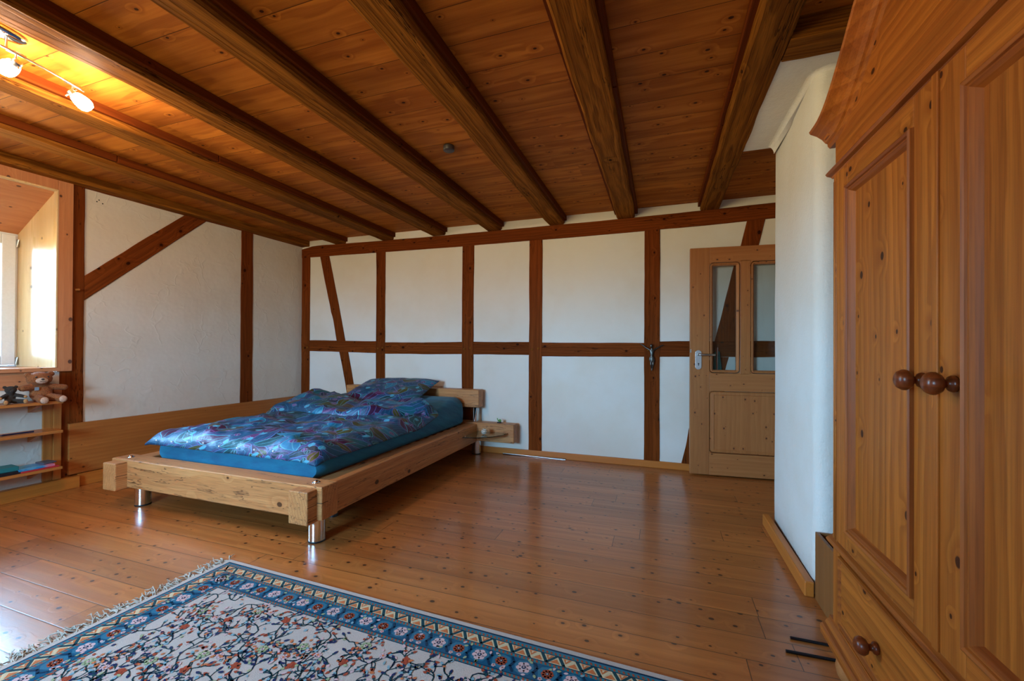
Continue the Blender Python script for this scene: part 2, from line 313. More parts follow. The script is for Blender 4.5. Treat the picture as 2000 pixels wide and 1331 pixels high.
# ------------------------------------------------------------------ helpers: meshes and objects
class MB:
    def __init__(s): s.v = []; s.f = []; s.m = []; s.sm = []
    def add(s, vs, fs, mi=0, smooth=False):
        o = len(s.v); s.v += [tuple(p) for p in vs]
        for f in fs: s.f.append([o+i for i in f]); s.m.append(mi); s.sm.append(smooth)
        return s
    def box(s, x0, x1, y0, y1, z0, z1, mi=0):
        return s.add([(x0, y0, z0), (x1, y0, z0), (x1, y1, z0), (x0, y1, z0), (x0, y0, z1), (x1, y0, z1), (x1, y1, z1), (x0, y1, z1)],
                     [(0, 3, 2, 1), (4, 5, 6, 7), (0, 1, 5, 4), (1, 2, 6, 5), (2, 3, 7, 6), (3, 0, 4, 7)], mi)
    def loft(s, rings, mi=0, smooth=False, cap=True):
        n = len(rings[0]); o = len(s.v)
        for r in rings: s.v += [tuple(p) for p in r]
        for i in range(len(rings)-1):
            for j in range(n):
                a, b = o+i*n+j, o+i*n+(j+1) % n
                s.f.append([a, b, b+n, a+n]); s.m.append(mi); s.sm.append(smooth)
        if cap:
            if smooth:
                b0 = len(s.v); s.v += [tuple(p) for p in rings[0]]; b1 = len(s.v); s.v += [tuple(p) for p in rings[-1]]
            else: b0, b1 = o, o+(len(rings)-1)*n
            s.f.append([b0+j for j in reversed(range(n))]); s.m.append(mi); s.sm.append(False)
            s.f.append([b1+j for j in range(n)]); s.m.append(mi); s.sm.append(False)
        return s
    def tube(s, pts, r, n=12, mi=0):
        pts = [Vector(p) for p in pts]; rs = r if isinstance(r, (list, tuple)) else [r]*len(pts)
        rings = []; ref = None
        for i, p in enumerate(pts):
            d = (pts[min(i+1, len(pts)-1)]-pts[max(i-1, 0)]).normalized()
            if ref is None: ref = Vector((0, 0, 1)) if abs(d.z) < .9 else Vector((1, 0, 0))
            a = d.cross(ref).normalized(); b = d.cross(a)
            if a.length < .5: a = Vector((1, 0, 0))
            ref = b.cross(d) if b.length else ref
            ref = -b if False else ref
            rings.append([p+rs[i]*(math.cos(t)*a+math.sin(t)*b) for t in [2*math.pi*k/n for k in range(n)]])
        return s.loft(rings, mi, True)
    def lathe(s, prof, n=24, c=(0, 0, 0), axis='z', mi=0):
        rings = []
        for r, h in prof:
            ring = []
            for k in range(n):
                t = 2*math.pi*k/n; a, b = max(r, 1e-4)*math.cos(t), max(r, 1e-4)*math.sin(t)
                q = {'z': (a, b, h), 'x': (h, a, b), 'y': (b, h, a)}[axis]
                ring.append((c[0]+q[0], c[1]+q[1], c[2]+q[2]))
            rings.append(ring)
        return s.loft(rings, mi, True)
    def ball(s, c, r, n=16, mi=0):
        r = r if isinstance(r, (tuple, list)) else (r, r, r)
        rings = []
        for i in range(n//2+1):
            ph = -math.pi/2+math.pi*i/(n//2); cz, sz = max(math.cos(ph), 1e-3), math.sin(ph)
            rings.append([(c[0]+r[0]*cz*math.cos(2*math.pi*k/n), c[1]+r[1]*cz*math.sin(2*math.pi*k/n), c[2]+r[2]*sz) for k in range(n)])
        return s.loft(rings, mi, True)
    def prism(s, poly, a0, a1, axis='y', mi=0):
        q = lambda p, a: {'y': (p[0], a, p[1]), 'x': (a, p[0], p[1]), 'z': (p[0], p[1], a)}[axis]
        return s.loft([[q(p, a0) for p in poly], [q(p, a1) for p in poly]], mi)
    def grid(s, nx, ny, fn, mi=0, smooth=True):
        vs = [fn(i/(nx-1), j/(ny-1)) for j in range(ny) for i in range(nx)]
        fs = [(j*nx+i, j*nx+i+1, (j+1)*nx+i+1, (j+1)*nx+i) for j in range(ny-1) for i in range(nx-1)]
        return s.add(vs, fs, mi, smooth)
    def build(s, name, mats, parent=None, bevel=0, M=None, seg=2, recalc=True):
        me = bpy.data.meshes.new(name); me.from_pydata(s.v, [], s.f)
        mats = mats if isinstance(mats, (list, tuple)) else [mats]
        for m_ in mats: me.materials.append(m_)
        me.polygons.foreach_set('material_index', s.m); me.polygons.foreach_set('use_smooth', s.sm)
        if recalc:
            b = bmesh.new(); b.from_mesh(me); bmesh.ops.recalc_face_normals(b, faces=b.faces[:]); b.to_mesh(me); b.free()
        me.update()
        o = bpy.data.objects.new(name, me); col.objects.link(o)
        if parent: o.parent = parent
        if M is not None: o.matrix_world = M
        if bevel:
            md = o.modifiers.new('bevel', 'BEVEL'); md.width = bevel; md.segments = seg; md.limit_method = 'ANGLE'; md.angle_limit = .6
        return o
def tag(o, label=None, cat=None, group=None, kind=None):
    if label: o['label'] = label
    if cat: o['category'] = cat
    if group: o['group'] = group
    if kind: o['kind'] = kind
    return o
def thing(name, label, cat, loc=(0, 0, 0), M=None, group=None):
    o = bpy.data.objects.new(name, None); col.objects.link(o); o.empty_display_size = .05
    if M is not None: o.matrix_world = M
    else: o.location = loc
    return tag(o, label, cat, group)
def struct(o): o['kind'] = 'structure'; return o
def nz(x, y, z, s=1.): return mnoise.noise(Vector((x*s, y*s, z*s)))
def bar(p0, p1, up_, wl, wr, h0, h1, seed, amp=.006, ch=.012, step=.08, side=None):
    """wavy hewn timber: loft from p0 to p1; local frame x along, y across, z = up_; returns (MB in local coords, matrix)"""
    p0, p1, up_ = Vector(p0), Vector(p1), Vector(up_); ax = (p1-p0); Ln = ax.length; ax.normalize()
    yv = up_.cross(ax).normalized(); zv = ax.cross(yv)
    M = Matrix(((ax.x, yv.x, zv.x, p0.x), (ax.y, yv.y, zv.y, p0.y), (ax.z, yv.z, zv.z, p0.z), (0, 0, 0, 1)))
    n = max(2, int(Ln/step)); rings = []
    for i in range(n+1):
        x = Ln*i/n; a = -wl; b = wr
        if side: a, b = side(x/Ln)
        a += amp*(nz(x, seed, 1.3, 2.2)+.5*nz(x, seed, 4.3, 7)); b += amp*(nz(x, seed, 9.1, 2.2)+.5*nz(x, seed, 12.3, 7))
        t0 = amp*.5*nz(x, seed, 17., 3)
        c_ = ch*(1+.6*nz(x, seed, 21., 4))
        z0, z1 = h0, h1+t0
        rings.append([(x, a, z0), (x, b, z0), (x, b, z1-c_), (x, b-c_, z1), (x, a+c_, z1), (x, a, z1-c_)])
    return MB().loft(rings), M

# ------------------------------------------------------------------ room shell
B = 4.24
struct(MB().box(-5.1, 1.5, -2.0, 4.5, -.08, 0).build('floor', M_floor))
struct(MB().box(-5.1, 1.5, -2.0, 4.5, 2.47, 2.55).build('ceiling', M_ceil))
struct(MB().box(-4.9, 1.5, B, B+.2, -.02, 2.52).build('wall_back', M_plB))
struct(MB().box(1.25, 1.45, -2.0, B, -.02, 2.52).build('wall_right', M_plR))
wr = MB()
for x0, x1, z0, z1 in ((-5, -2.9, 0, 2.5), (-1.6, 1.3, 0, 2.5), (-2.9, -1.6, 0, .95), (-2.9, -1.6, 2.05, 2.5)): wr.box(x0, x1, -2.0, -1.8, z0, z1)
struct(wr.build('wall_rear', M_plR))
wl = MB()
WZ0, WZ1 = .95, 2.03
def wl_piece(s0, s1, z0, z1): wl.box(s0, s1, -.45, 0, z0, z1)
wl_piece(-.25, 2.27, -.02, 2.5); wl_piece(3.6, 6.3, -.02, 2.5)
wl_piece(2.27, 3.6, -.02, WZ0-.03)
wl_piece(2.27, 3.6, 2.36, 2.5)
wlo = struct(wl.build('wall_left', M_plL, M=LM))
for a_, z_ in ((2.052, 2.335), (2.066, 2.318), (2.028, 2.312)): MB().lathe([(.005, -.002), (.005, .0012)], 10, (a_, 0, z_), 'y').build('screw_hole', M_dark, wlo)

# chimney pier on the right, with rounded plaster corner
def arc(cx, cy, r, a0, a1, n): return [(cx+r*math.cos(math.radians(a0+(a1-a0)*i/n)), cy+r*math.sin(math.radians(a0+(a1-a0)*i/n))) for i in range(n+1)]
pp = arc(.72, 2.32, .055, 180, 270, 6) + [(1.26, 2.265), (1.26, 3.06)] + arc(.69, 3.05, .012, 90, 180, 3)
pier = MB()
rings = []
for i in range(13):
    z = 2.42*i/12
    rings.append([(x+.005*nz(x, y+z*1.5, z, 2), y+.004*nz(y, x, z+4, 2), z) for x, y in pp])
pier.loft(rings)
for f in range(len(pier.sm)-2): pier.sm[f] = True
struct(pier.build('wall_pier', M_plR))
sf = MB().box(.49, 1.26, 2.15, 3.06, 2.393, 2.5)
cvr = []
path = [(.655, 3.04)]+[(.665, 2.32)]+arc(.72, 2.32, .055, 180, 270, 8)+[(1.25, 2.265)]
for i, (x, y) in enumerate(path):
    a_, b_ = path[max(0, i-1)], path[min(len(path)-1, i+1)]
    d_ = Vector((b_[0]-a_[0], b_[1]-a_[1], 0)).normalized(); n_ = Vector((d_.y, -d_.x, 0))
    cvr.append([(x+n_.x*.04*(1-math.sin(t))-n_.x*.012, y+n_.y*.04*(1-math.sin(t))-n_.y*.012, 2.394-.05*(1-math.cos(t))) for t in [math.pi/2*k/6 for k in range(7)]])
sf.add([p for r in cvr for p in r], [(i*7+k, i*7+k+1, i*7+8+k, i*7+7+k) for i in range(len(cvr)-1) for k in range(6)], 0, True)
struct(sf.build('ceiling_soffit', M_plR, bevel=0))
struct(MB().box(.62, .66, 2.262, 3.1, 0, .07).build('baseboard_pier', wood('base', 'y'), bevel=.006))

# back wall timbers
TR = []
def trim(mb_M, kind='timber'):
    mb, M = mb_M
    o = mb.build('trim_%d' % (len(TR)+1), wood(kind, 'x'), M=M); struct(o); TR.append(o); return o
UPB = (0, -1, 0)    # timber front faces the room
def post(x0, x1, seed, z0=.06, z1=2.26, p=.008):
    c = (x0+x1)/2; h = (x1-x0)/2
    t = trim(bar((c, B, z0), (c, B, z1), UPB, h, h, -.03, p, seed, .005, .004))
    for dx in (-.5, .5): MB().lathe([(.011, p-.004), (.011, p+.003), (.008, p+.006)], 12, (1.055+.01*dx, -dx*h, 0)).build('peg', wood('beam', 'x'), t)
for i, (x0, x1) in enumerate(((-4.332, -4.2), (-3.197, -3.068), (-2.065, -1.926), (-1.294, -1.154), (-.145, -.005))): post(x0, x1, i*3.7+1, z1=2.3)
def rail(x0, x1, z0a, z1a, z0b, z1b, seed, p=.006):
    n = lambda t: ((z0a+(z0b-z0a)*t)-1., (z1a+(z1b-z1a)*t)-1.)
    # across axis = up x ax = (0,-1,0)x(1,0,0) = (0,0,1)
    trim(bar((x0, B, 1.), (x1, B, 1.), UPB, 0, 0, -.03, p, seed, .005, .004, side=n))
rail(-4.2, -3.197, 1.073, 1.210, 1.056, 1.196, 2.2)
rail(-3.068, -2.065, 1.048, 1.184, 1.054, 1.186, 5.2)
rail(-1.926, -1.294, 1.052, 1.189, 1.050, 1.186, 8.2)
rail(-1.154, -.145, 1.041, 1.181, 1.044, 1.179, 11.2)
rail(-.005, 1.2, 1.048, 1.191, 1.056, 1.195, 14.2)
def plate(t):
    x = -4.33+5.53*t
    lo = 2.262-.018*min(1, max(0, (x+4.3)/2)) + .02*max(0, (x+.2)/1.2)
    hi = 2.402-.02*min(1, max(0, (x+4.)/1.5)) + .016*max(0, (x+.3)/1.2)
    hi -= .03*max(0, 1-(x+4.33)/.18)
    return lo-2., hi-2.
trim(bar((-4.33, B, 2.), (1.2, B, 2.), UPB, 0, 0, -.03, .012, 31., .004, .004, side=plate))
def poly_timber(left, right, seed, p=.007):
    """brace given as left/right edge points (x,z), built upright in a local frame along x"""
    zs = [a[1] for a in left]; n = 26; base = min(zs); top = max(zs)
    def itp(pts, z):
        pts = sorted(pts, key=lambda q: q[1])
        for a, b in zip(pts, pts[1:]):
            if a[1] <= z <= b[1]: return a[0]+(b[0]-a[0])*(z-a[1])/max(1e-6, b[1]-a[1])
        return pts[0][0] if z < pts[0][1] else pts[-1][0]
    cx = left[0][0]
    sd = lambda t: (itp(left, base+(top-base)*t)-cx, itp(right, base+(top-base)*t)-cx)
    # ax = z, up = -y: across = up x ax = (0,-1,0)x(0,0,1) = (-1,0,0) -> mirror
    sd2 = lambda t: (-sd(t)[1], -sd(t)[0])
    trim(bar((cx, B, base), (cx, B, top), UPB, 0, 0, -.03, p, seed, .004, .003, side=sd2, step=.05))
poly_timber([(-4.045, 2.27), (-3.88, 1.62), (-3.872, 1.57), (-3.835, 1.48), (-3.776, 1.2)], [(-3.903, 2.27), (-3.74, 1.62), (-3.7, 1.45), (-3.644, 1.2)], 3)
poly_timber([(-3.735, 1.065), (-3.69, .9), (-3.64, .68), (-3.56, .2)], [(-3.6, 1.065), (-3.55, .85), (-3.517, .68), (-3.44, .2)], 6)
poly_timber([(.72, 2.262), (.675, 2.055), (.622, 1.876), (.487, 1.29), (.465, 1.19)], [(.866, 2.262), (.816, 2.045), (.77, 1.87), (.66, 1.4), (.64, 1.19)], 9)
poly_timber([(.43, 1.05), (.34, .7), (.25, .385), (.226, .232), (.186, .062)], [(.58, 1.05), (.49, .7), (.41, .385), (.38, .232), (.35, .062)], 12)
struct(MB().box(-4.3, 1.25, B-.018, B, 0, .064).build('baseboard_back', wood('base', 'x'), bevel=.004))
# wooden pegs on the posts
# left wall timbers (local frame: x along the wall towards the camera, y into the room)
def ltrim(p0, p1, wl_, wr_, p, seed, h0=-.03, kind='timber', side=None, amp=.005):
    q = lambda a: LO+E1*a[0]+Vector((0, 0, a[1]))
    trim(bar(q(p0), q(p1), E2, wl_, wr_, h0, p, seed, amp, .004, side=side), kind)
ltrim((.75, .07), (.75, 2.42), .07, .07, .007, 41)
ltrim((2.215, 0.0), (2.215, 2.42), .07, .07, .012, 45)
lp_ = TR[-1]
MB().lathe([(.009, 0), (.008, .05)], 12, (1.57, -.02, 0)).build('peg', wood('spruce', 'z'), lp_)
ltrim((2.19, 1.545), (1.24, 2.455), .072, .072, .009, 49)
ltrim((-.1, 2.437), (6.2, 2.437), .036, .036, .115, 53, kind='beam')
ltrim((-.1, 2.41), (6.2, 2.41), .012, .012, .03, 57)
struct(MB().box(.0, 2.18, 0, .03, 0, .1).build('baseboard_left', wood('base', 'x'), bevel=.004, M=LM))
struct(MB().box(2.18, 6.2, 0, .06, 0, .09).build('baseboard_left_front', wood('base', 'x'), bevel=.004, M=LM))

# ------------------------------------------------------------------ windows
def window(idx, s0, s1, full):
    root = bpy.data.objects.new('window_%d' % idx, None); col.objects.link(root); root.matrix_world = LM; struct(root)
    g0, g1 = s0-.065, s1+.06            # reveal mouth at the room side
    off = -.40
    zt, zm = 2.005, 2.325               # sash top, mouth top
    # casing
    c = MB(); a0, a1 = g0-.088, g1+.09
    c.box(a0, g0, .0, .03, .924, 2.412); c.box(g1, a1, 0, .03, .924, 2.412); c.box(g0, g1, 0, .03, zm, 2.412)
    c.build('casing', wood('casing', 'z'), root, .003)
    c = MB(); e_ = .012
    c.box(g0, g0+e_, -.01, .034, .955, zm); c.box(g1-e_, g1, -.01, .034, .955, zm); c.box(g0, g1, -.01, .034, zm-e_, zm)
    c.build('casing_bead', wood('reveal', 'z'), root, .003)
    j = MB()
    j.add([(g0+.002, 0, .955), (s0, off, .955), (s0, off, zt), (g0+.002, 0, zm)], [(0, 1, 2, 3)])
    j.add([(g0-.018, 0, .955), (s0-.02, off, .955), (s0-.02, off, zt), (g0-.018, 0, zm)], [(3, 2, 1, 0)])
    j.add([(g1-.002, 0, .955), (s1, off, .955), (s1, off, zt), (g1-.002, 0, zm)], [(3, 2, 1, 0)])
    j.build('jamb_lining', wood('reveal', 'z'), root, recalc=False)
    j = MB(); j.add([(g0, 0, zm), (g1, 0, zm), (s1, off, zt), (s0, off, zt), (g0, 0, zm+.02), (g1, 0, zm+.02), (s1, off, zt+.02), (s0, off, zt+.02)],
                    [(0, 1, 2, 3), (7, 6, 5, 4), (0, 4, 5, 1), (3, 2, 6, 7)])
    j.build('head_lining', wood('casing', 'x'), root)
    MB().box(g0-.02, g1+.02, -.45, .032, .926, .955).build('sill', wood('casing', 'x'), root, .003)
    # fixed frame and two casements
    fr = MB(); fr.box(s0-.03, s0+.012, off-.06, off, .955, zt+.03); fr.box(s1-.012, s1+.03, off-.06, off, .955, zt+.03)
    fr.box(s0, s1, off-.06, off, zt-.012, zt+.03); fr.box(s0, s1, off-.06, off, .955, .968)
    fr.build('window_frame', M_white, root, .003)
    mid = (s0+s1)/2
    for a, b, hs in ((s0+.014, mid-.002, s0+.008), (mid+.002, s1-.014, s1-.008)):
        sh = MB(); w_ = .078; z0, z1 = .97, zt-.014
        sh.box(a, a+w_, off-.045, off+.02, z0, z1); sh.box(b-w_, b, off-.045, off+.02, z0, z1)
        sh.box(a+w_, b-w_, off-.045, off+.02, z0, z0+w_); sh.box(a+w_, b-w_, off-.045, off+.02, z1-w_, z1)
        sash = sh.build('sash', M_white, root, .006)
        MB().box(a+w_-.005, b-w_+.005, off-.014, off-.010, z0+w_-.005, z1-w_+.005).build('pane', M_glass, sash)
        if full:
            for zz in (1.0, 1.93):
                MB().tube([(hs, off+.024, zz-.03), (hs, off+.024, zz+.03)], .008, 10).build('hinge', M_steel, sash)
    if full:
        MB().box(mid-.012, mid+.012, off+.02, off+.03, 1.4, 1.5).tube([(mid, off+.03, 1.45), (mid, off+.06, 1.45), (mid, off+.06, 1.34)], .008, 8).build('handle', M_alu, root, .002)
window(1, 2.375, 3.5, True)
# unseen rear window behind the camera, added to light the back wall
rw = bpy.data.objects.new('window_2', None); col.objects.link(rw); struct(rw)
r_ = MB()
for x0, x1, z0, z1 in ((-2.9, -2.82, .95, 2.05), (-1.68, -1.6, .95, 2.05), (-2.29, -2.21, .95, 2.05), (-2.9, -1.6, .95, 1.03), (-2.9, -1.6, 1.97, 2.05)): r_.box(x0, x1, -1.92, -1.86, z0, z1)
fr3 = r_.build('window_frame', M_white, rw)
MB().box(-2.85, -1.65, -1.9, -1.895, 1., 2.).build('pane', M_glass, rw)
MB().box(.0, 1.0, 0, 0.006, 0, .13).build('wall_left_under_window', wood('casing', 'x'), M=LM @ Matrix.Translation((2.37, 0, .8)))
bpy.data.objects['wall_left_under_window']['kind'] = 'structure'

# ------------------------------------------------------------------ ceiling beams
beams = [(-3.81, -3.646, 2.398, 'second ceiling beam out from the left wall, running above the bed'),
         (-3.124, -2.96, 2.39, 'ceiling beam just left of the lit spotlight bar'),
         (-2.448, -2.279, 2.387, 'ceiling beam just right of the lit spotlight bar, catching its warm light'),
         (-1.77, -1.604, 2.384, 'ceiling beam on the spotlight side of the round smoke detector'),
         (-1.09, -.925, 2.384, 'ceiling beam just right of the round smoke detector'),
         (-.40, -.232, 2.384, 'ceiling beam with the deep grain groove that meets the wall above the crucifix figure'),
         (.345, .503, 2.388, 'ceiling beam beside the white plaster soffit, nearest the wardrobe')]
for i, (x0, x1, zb, lab) in enumerate(beams):
    c = (x0+x1)/2; h = (x1-x0)/2
    mb, M = bar((c, -1.8, 2.47), (c, B+.01, 2.47), (0, 0, -1), h, h, -.01, 2.47-zb, i*5.3+2, .008, .012)
    o = tag(mb.build('ceiling_beam', wood('beam', 'x'), M=M), 'rough brown '+lab, 'beam', 'ceiling beams')
    for sgn in (-1, 1):
        if i == 6 and sgn == 1: continue
        for (y0, y1) in ((-1.8, 1.9+.23*i % .9), (1.905+.23*i % .9, B)):
            hh = .047 if sgn > 0 else .038
            l = y1-y0; yc = -sgn*(h+.008)   # local y = up x ax = (0,0,-1)x(0,1,0) = (1,0,0)
            b_ = MB().box(y0+1.8, y1+1.8, min(sgn*(h-.012), sgn*(h+.024)), max(sgn*(h-.012), sgn*(h+.024)), 0, hh+.004*(y0 > 0))
            b_.build('batten', wood('batten', 'x'), o, .003)
mb, M = bar((.5, 2.075, 2.47), (1.25, 2.075, 2.47), (0, 0, -1), .088, .082, -.01, .083, 77, .007, .014)
tag(mb.build('cross_beam', wood('beam', 'x'), M=M), 'short dark brown cross beam above the plaster soffit behind the wardrobe crest', 'beam')

# ------------------------------------------------------------------ bed
bed = thing('bed', 'chunky light oak beam bed frame on round chrome legs', 'bed', (-2.68, 3.0, 0))
bx, by = -2.68, 3.0
def hewn(x0, x1, y0, y1, z0, z1, axis, seed, amp=.002):
    """sharp oak beam with small edge radius"""
    return MB().box(x0-bx, x1-bx, y0-by, y1-by, z0, z1)
ox, oy, oz = wood('oak', 'x'), wood('oak', 'y'), wood('oak', 'z')
fb = MB()
ZT = .34; ZB = .152
fb.box(-3.62-bx, -1.774-bx, 1.884-by, 2.01-by, ZB, ZT)
foot = fb.build('foot_beam', ox, bed, .006)
for x0, x1 in ((-1.809, -1.7732), (-3.6205, -3.585)):   # half-lap joint lines on the beam ends
    MB().box(x0-bx, x1-bx, 1.8832-by, 1.93-by, .2485, .2515).build('joint_gap', M_dark, foot)
for x0, x1 in ((-1.942, -1.809), (-3.585, -3.452)):
    sb = MB(); sb.box(x0-bx, x1-bx, 1.815-by, 4.075-by, ZB-.008, ZT-.012)
    so = sb.build('side_beam', oy, bed, .006)
    gg = MB(); gg.box(x1-.001-bx, x1+.0006-bx, 1.816-by, 1.884-by, .24, .2425)
    gg.build('joint_gap', M_dark, so)
MB().box(-3.66-bx, -1.40-bx, 4.07-by, 4.195-by, ZB, ZT+.002).build('head_beam', ox, bed, .006)
MB().box(-3.482-bx, -1.79-bx, 4.07-by, 4.195-by, .497, .681).build('headboard', ox, bed, .006)
for lx, ly in ((-1.878, 1.958), (-3.46, 1.985), (-1.84, 4.135), (-3.5, 4.135)):
    lg = MB().lathe([(.047, .008), (.047, .16)], 28, (lx-bx, ly-by, 0)).build('leg', M_chrome, bed)
    MB().lathe([(.047, 0), (.048, .002), (.048, .01), (.046, .011)], 28, (lx-bx, ly-by, 0)).build('foot_pad', M_black, lg)
for lx in (-1.845, -3.42):
    MB().tube([(lx-bx, 4.125-by, .33), (lx-bx, 4.125-by, .5)], .021, 20).build('headboard_post', M_chrome, bed)
for lx in (-1.872, -3.52):
    MB().lathe([(.017, .34), (.017, .345), (.010, .352), (0, .353)], 6, (lx-bx, 1.945-by, 0)).lathe([(.022, .34), (.022, .3415), (0, .342)], 20, (lx-bx, 1.945-by, 0)).build('bolt', M_chrome, bed)
sl = MB()
for i in range(14): sl.box(-3.45-bx, -1.945-bx, 2.1+.14*i-by, 2.18+.14*i-by, .30, .318)
sl.box(-2.72-bx, -2.64-bx, 2.0-by, 4.07-by, .2, .3)
sl.build('slat_base', wood('spruce', 'x'), bed)
MB().lathe([(.03, 0), (.032, .01), (.02, .03), (.012, .05), (.012, .22)], 14, (-2.05-bx, 2.28-by, 0)).build('support_foot', M_black, bed)
# quarter round glass shelf with its clips
q = [(0, 0)]+[(.345*math.cos(math.radians(a)), -.345*math.sin(math.radians(a))) for a in range(0, 91, 5)]
gs = MB().prism([(-1.805-bx+a, 4.066-by+b) for a, b in q], .250, .258, 'z').build('glass_shelf', M_gglass, bed, .0015)
gs['label'] = 'quarter round clear glass bedside shelf'
for a, b in ((.01, -.31), (.31, -.01)):
    MB().lathe([(.009, .244), (.009, .264), (.007, .265)], 12, (-1.805-bx+a, 4.066-by+b, 0)).build('clip', M_chrome, gs)

# mattress with fitted teal sheet; raised head end
def mat_top(y):
    t = min(1, max(0, (y-3.05)/.85)); t = t*t*(3-2*t)
    e0 = max(0, 1-(y-2.035)/.06); e1 = max(0, 1-(4.06-y)/.09)
    return .445+.165*t - .02*e0*e0 - .05*e1*e1
def mattress():
    m = MB(); X0, X1 = -3.4, -1.946; rings = []
    n = 44
    for j in range(n+1):
        y = 2.035+(4.06-2.035)*j/n
        zt = mat_top(y); zb = .322
        ed = min(1., min(y-2.035, 4.06-y)/.05); ins = .03*(1-math.sqrt(max(0, 1-(1-ed)**2)))
        if j in (0, n): ins = .03
        x0, x1 = X0+ins, X1-ins*.6
        hd = max(0, (y-3.6)/.46); r = .035+.06*min(1, hd)
        x1 -= 0; ring = []
        for a in range(5):
            th = math.radians(90*a/4); ring.append((x1-r+r*math.sin(th), y, zt-r+r*math.cos(th)))
        sidebul = .006*nz(1, y, 2, 9)
        ring += [(x1+.004+sidebul, y, (zt+zb)/2), (x1, y, zb+.03), (x1-.03, y, zb)]
        ring += [(x0+.03, y, zb), (x0, y, zb+.03), (x0-.004, y, (zt+zb)/2)]
        for a in range(5):
            th = math.radians(-90+90*a/4); ring.append((x0+r+r*math.sin(th), y, zt-r+r*math.cos(th)))
        for k in range(1, 12):
            x = x0+r+(x1-x0-2*r)*k/12; ring.append((x, y, zt+.005*nz(x, y, 3, 4)))
        rings.append([(a-bx, b-by, c) for a, b, c in ring])
    m.loft(rings, 0, True)
    o = m.build('mattress', M_sheet); o.location = (bx, by, 0)
    return tag(o, 'mattress in a plain teal fitted sheet lying in the oak bed, head end raised', 'mattress')
mattress()

# duvet: one closed puffy sheet with its head end folded back over itself
def sstep(t): t = min(1, max(0, t)); return t*t*(3-2*t)
def duvet():
    m = MB(); X0, X1 = -3.43, -1.905; Y0, Y1 = 1.975, 3.43
    def base(x, y):
        b = mat_top(max(2.12, min(y, 3.9)))+.004
        return b - .015*sstep((x-(-1.99))/.08) - .012*sstep((-3.36-x)/.08) - .015*sstep((2.06-y)/.08)
    def lump(x, y):
        l = .028*nz(x, y, .3, 3.2)+.020*nz(x, y, 5.1, 6.2)
        l += .011*(1-abs(nz(x*1.7+y*.5, y*.8, 2.2, 4.)))**4-.012*(1-abs(nz(x+y*.9, y-x*.4, 8.2, 4.)))**5
        l += .005*nz(x*2.5, y, 8., 9)
        return l
    def top(i, j):
        x = X0+(X1-X0)*i+.012*nz(j*3, 1, i*9, 2); y = Y0+(Y1-Y0)*j+.014*nz(i*5, 3, j*9, 2)+.03*i*(1-j)*0
        ex = min(i, 1-i)/.13; ey = j/.10
        e_ = min(1, ex); f_ = min(1, ey); p = math.sqrt(max(0, 1-(1-e_)**2))*math.sqrt(max(0, 1-(1-f_)**2))
        th = .012+(.088+lump(x, y))*p
        th -= .02*sstep((j-.55)/.25)*p
        th += .004*nz(x*14, y*14, 2., 2.)*min(1, 3*(1-p))
        return (x-bx, y-by, base(x, y)+th)
    def bot(i, j):
        x, y, z = top(i, j); return (x, y, base(x+bx, y+by))
    nx, ny = 90, 90
    def closed(tp, bt, nx, ny):
        o = len(m.v)
        m.grid(nx, ny, tp); o2 = len(m.v); m.grid(nx, ny, bt)
        per = [i for i in range(nx)]+[j*nx+nx-1 for j in range(1, ny)]+[(ny-1)*nx+i for i in range(nx-2, -1, -1)]+[j*nx for j in range(ny-2, 0, -1)]
        for a, b in zip(per, per[1:]+per[:1]): m.f.append([o+b, o+a, o2+a, o2+b]); m.m.append(0); m.sm.append(True)
    closed(top, bot, nx, ny)
    # folded back flap: loose edge towards the foot runs slanted, thick roll at the head
    def fedge(i): return 2.90+.05*i+.16*math.exp(-((i-.80)/.16)**2)*0+.05*math.sin(i*7)
    def ftop(i, j):
        x = -3.40+(-1.93+3.40)*i; y0 = fedge(i)
        if i > .72: y0 += .30*sstep((i-.72)/.28)
        y1 = 3.50-.10*sstep((i-.6)/.4)
        y = y0+(y1-y0)*j; x += .02*nz(i*2, j*4, 3, 2)
        ex = min(i, 1-i)/.10; p = math.sqrt(max(0, 1-(1-min(1, ex))**2))
        f_ = min(1, j/.22); bk = min(1, (1-j)/.16)
        p *= math.sqrt(max(0, 1-(1-f_)**2))*math.sqrt(max(0, 1-(1-bk)**2))
        hgt = .092+.030*math.sin(i*6.3+.6)*sstep(j/.4)+.020*nz(x, y, 7.7, 4.)+.012*nz(x, y, 1.7, 8)
        under = top(min(1, max(0, (x-X0)/(X1-X0))), min(1, max(0, (y-Y0)/(Y1-Y0))))[2]
        if y > Y1-.1: under = under*(1-sstep((y-Y1+.1)/.1)) + (base(x, y)+.008)*sstep((y-Y1+.1)/.1)
        dip = .03*math.exp(-((i-.43-.15*(1-j))/.05)**2)
        return (x-bx, y-by, under-.004+(hgt-dip)*p+.006)
    def fbot(i, j):
        x, y, z = ftop(i, j); xx, yy = x+bx, y+by
        under = top(min(1, max(0, (xx-X0)/(X1-X0))), min(1, max(0, (yy-Y0)/(Y1-Y0))))[2]
        if yy > Y1-.1: under = under*(1-sstep((yy-Y1+.1)/.1)) + (base(xx, yy)+.002)*sstep((yy-Y1+.1)/.1)
        return (x, y, under-.006)
    closed(ftop, fbot, 70, 40)
    o = m.build('duvet', M_fab); o.location = (bx, by, 0)
    tag(o, 'blue and purple paisley duvet spread over the bed, top end folded back', 'duvet')
    for k in range(8):   # shiny buttons along the foot edge
        i = .08+.1*k; p = top(i, .004); MB().ball((p[0], p[1]-.004, p[2]+.006), (.007, .004, .006), 10).build('button', M_white, o)
    return o
duvet()

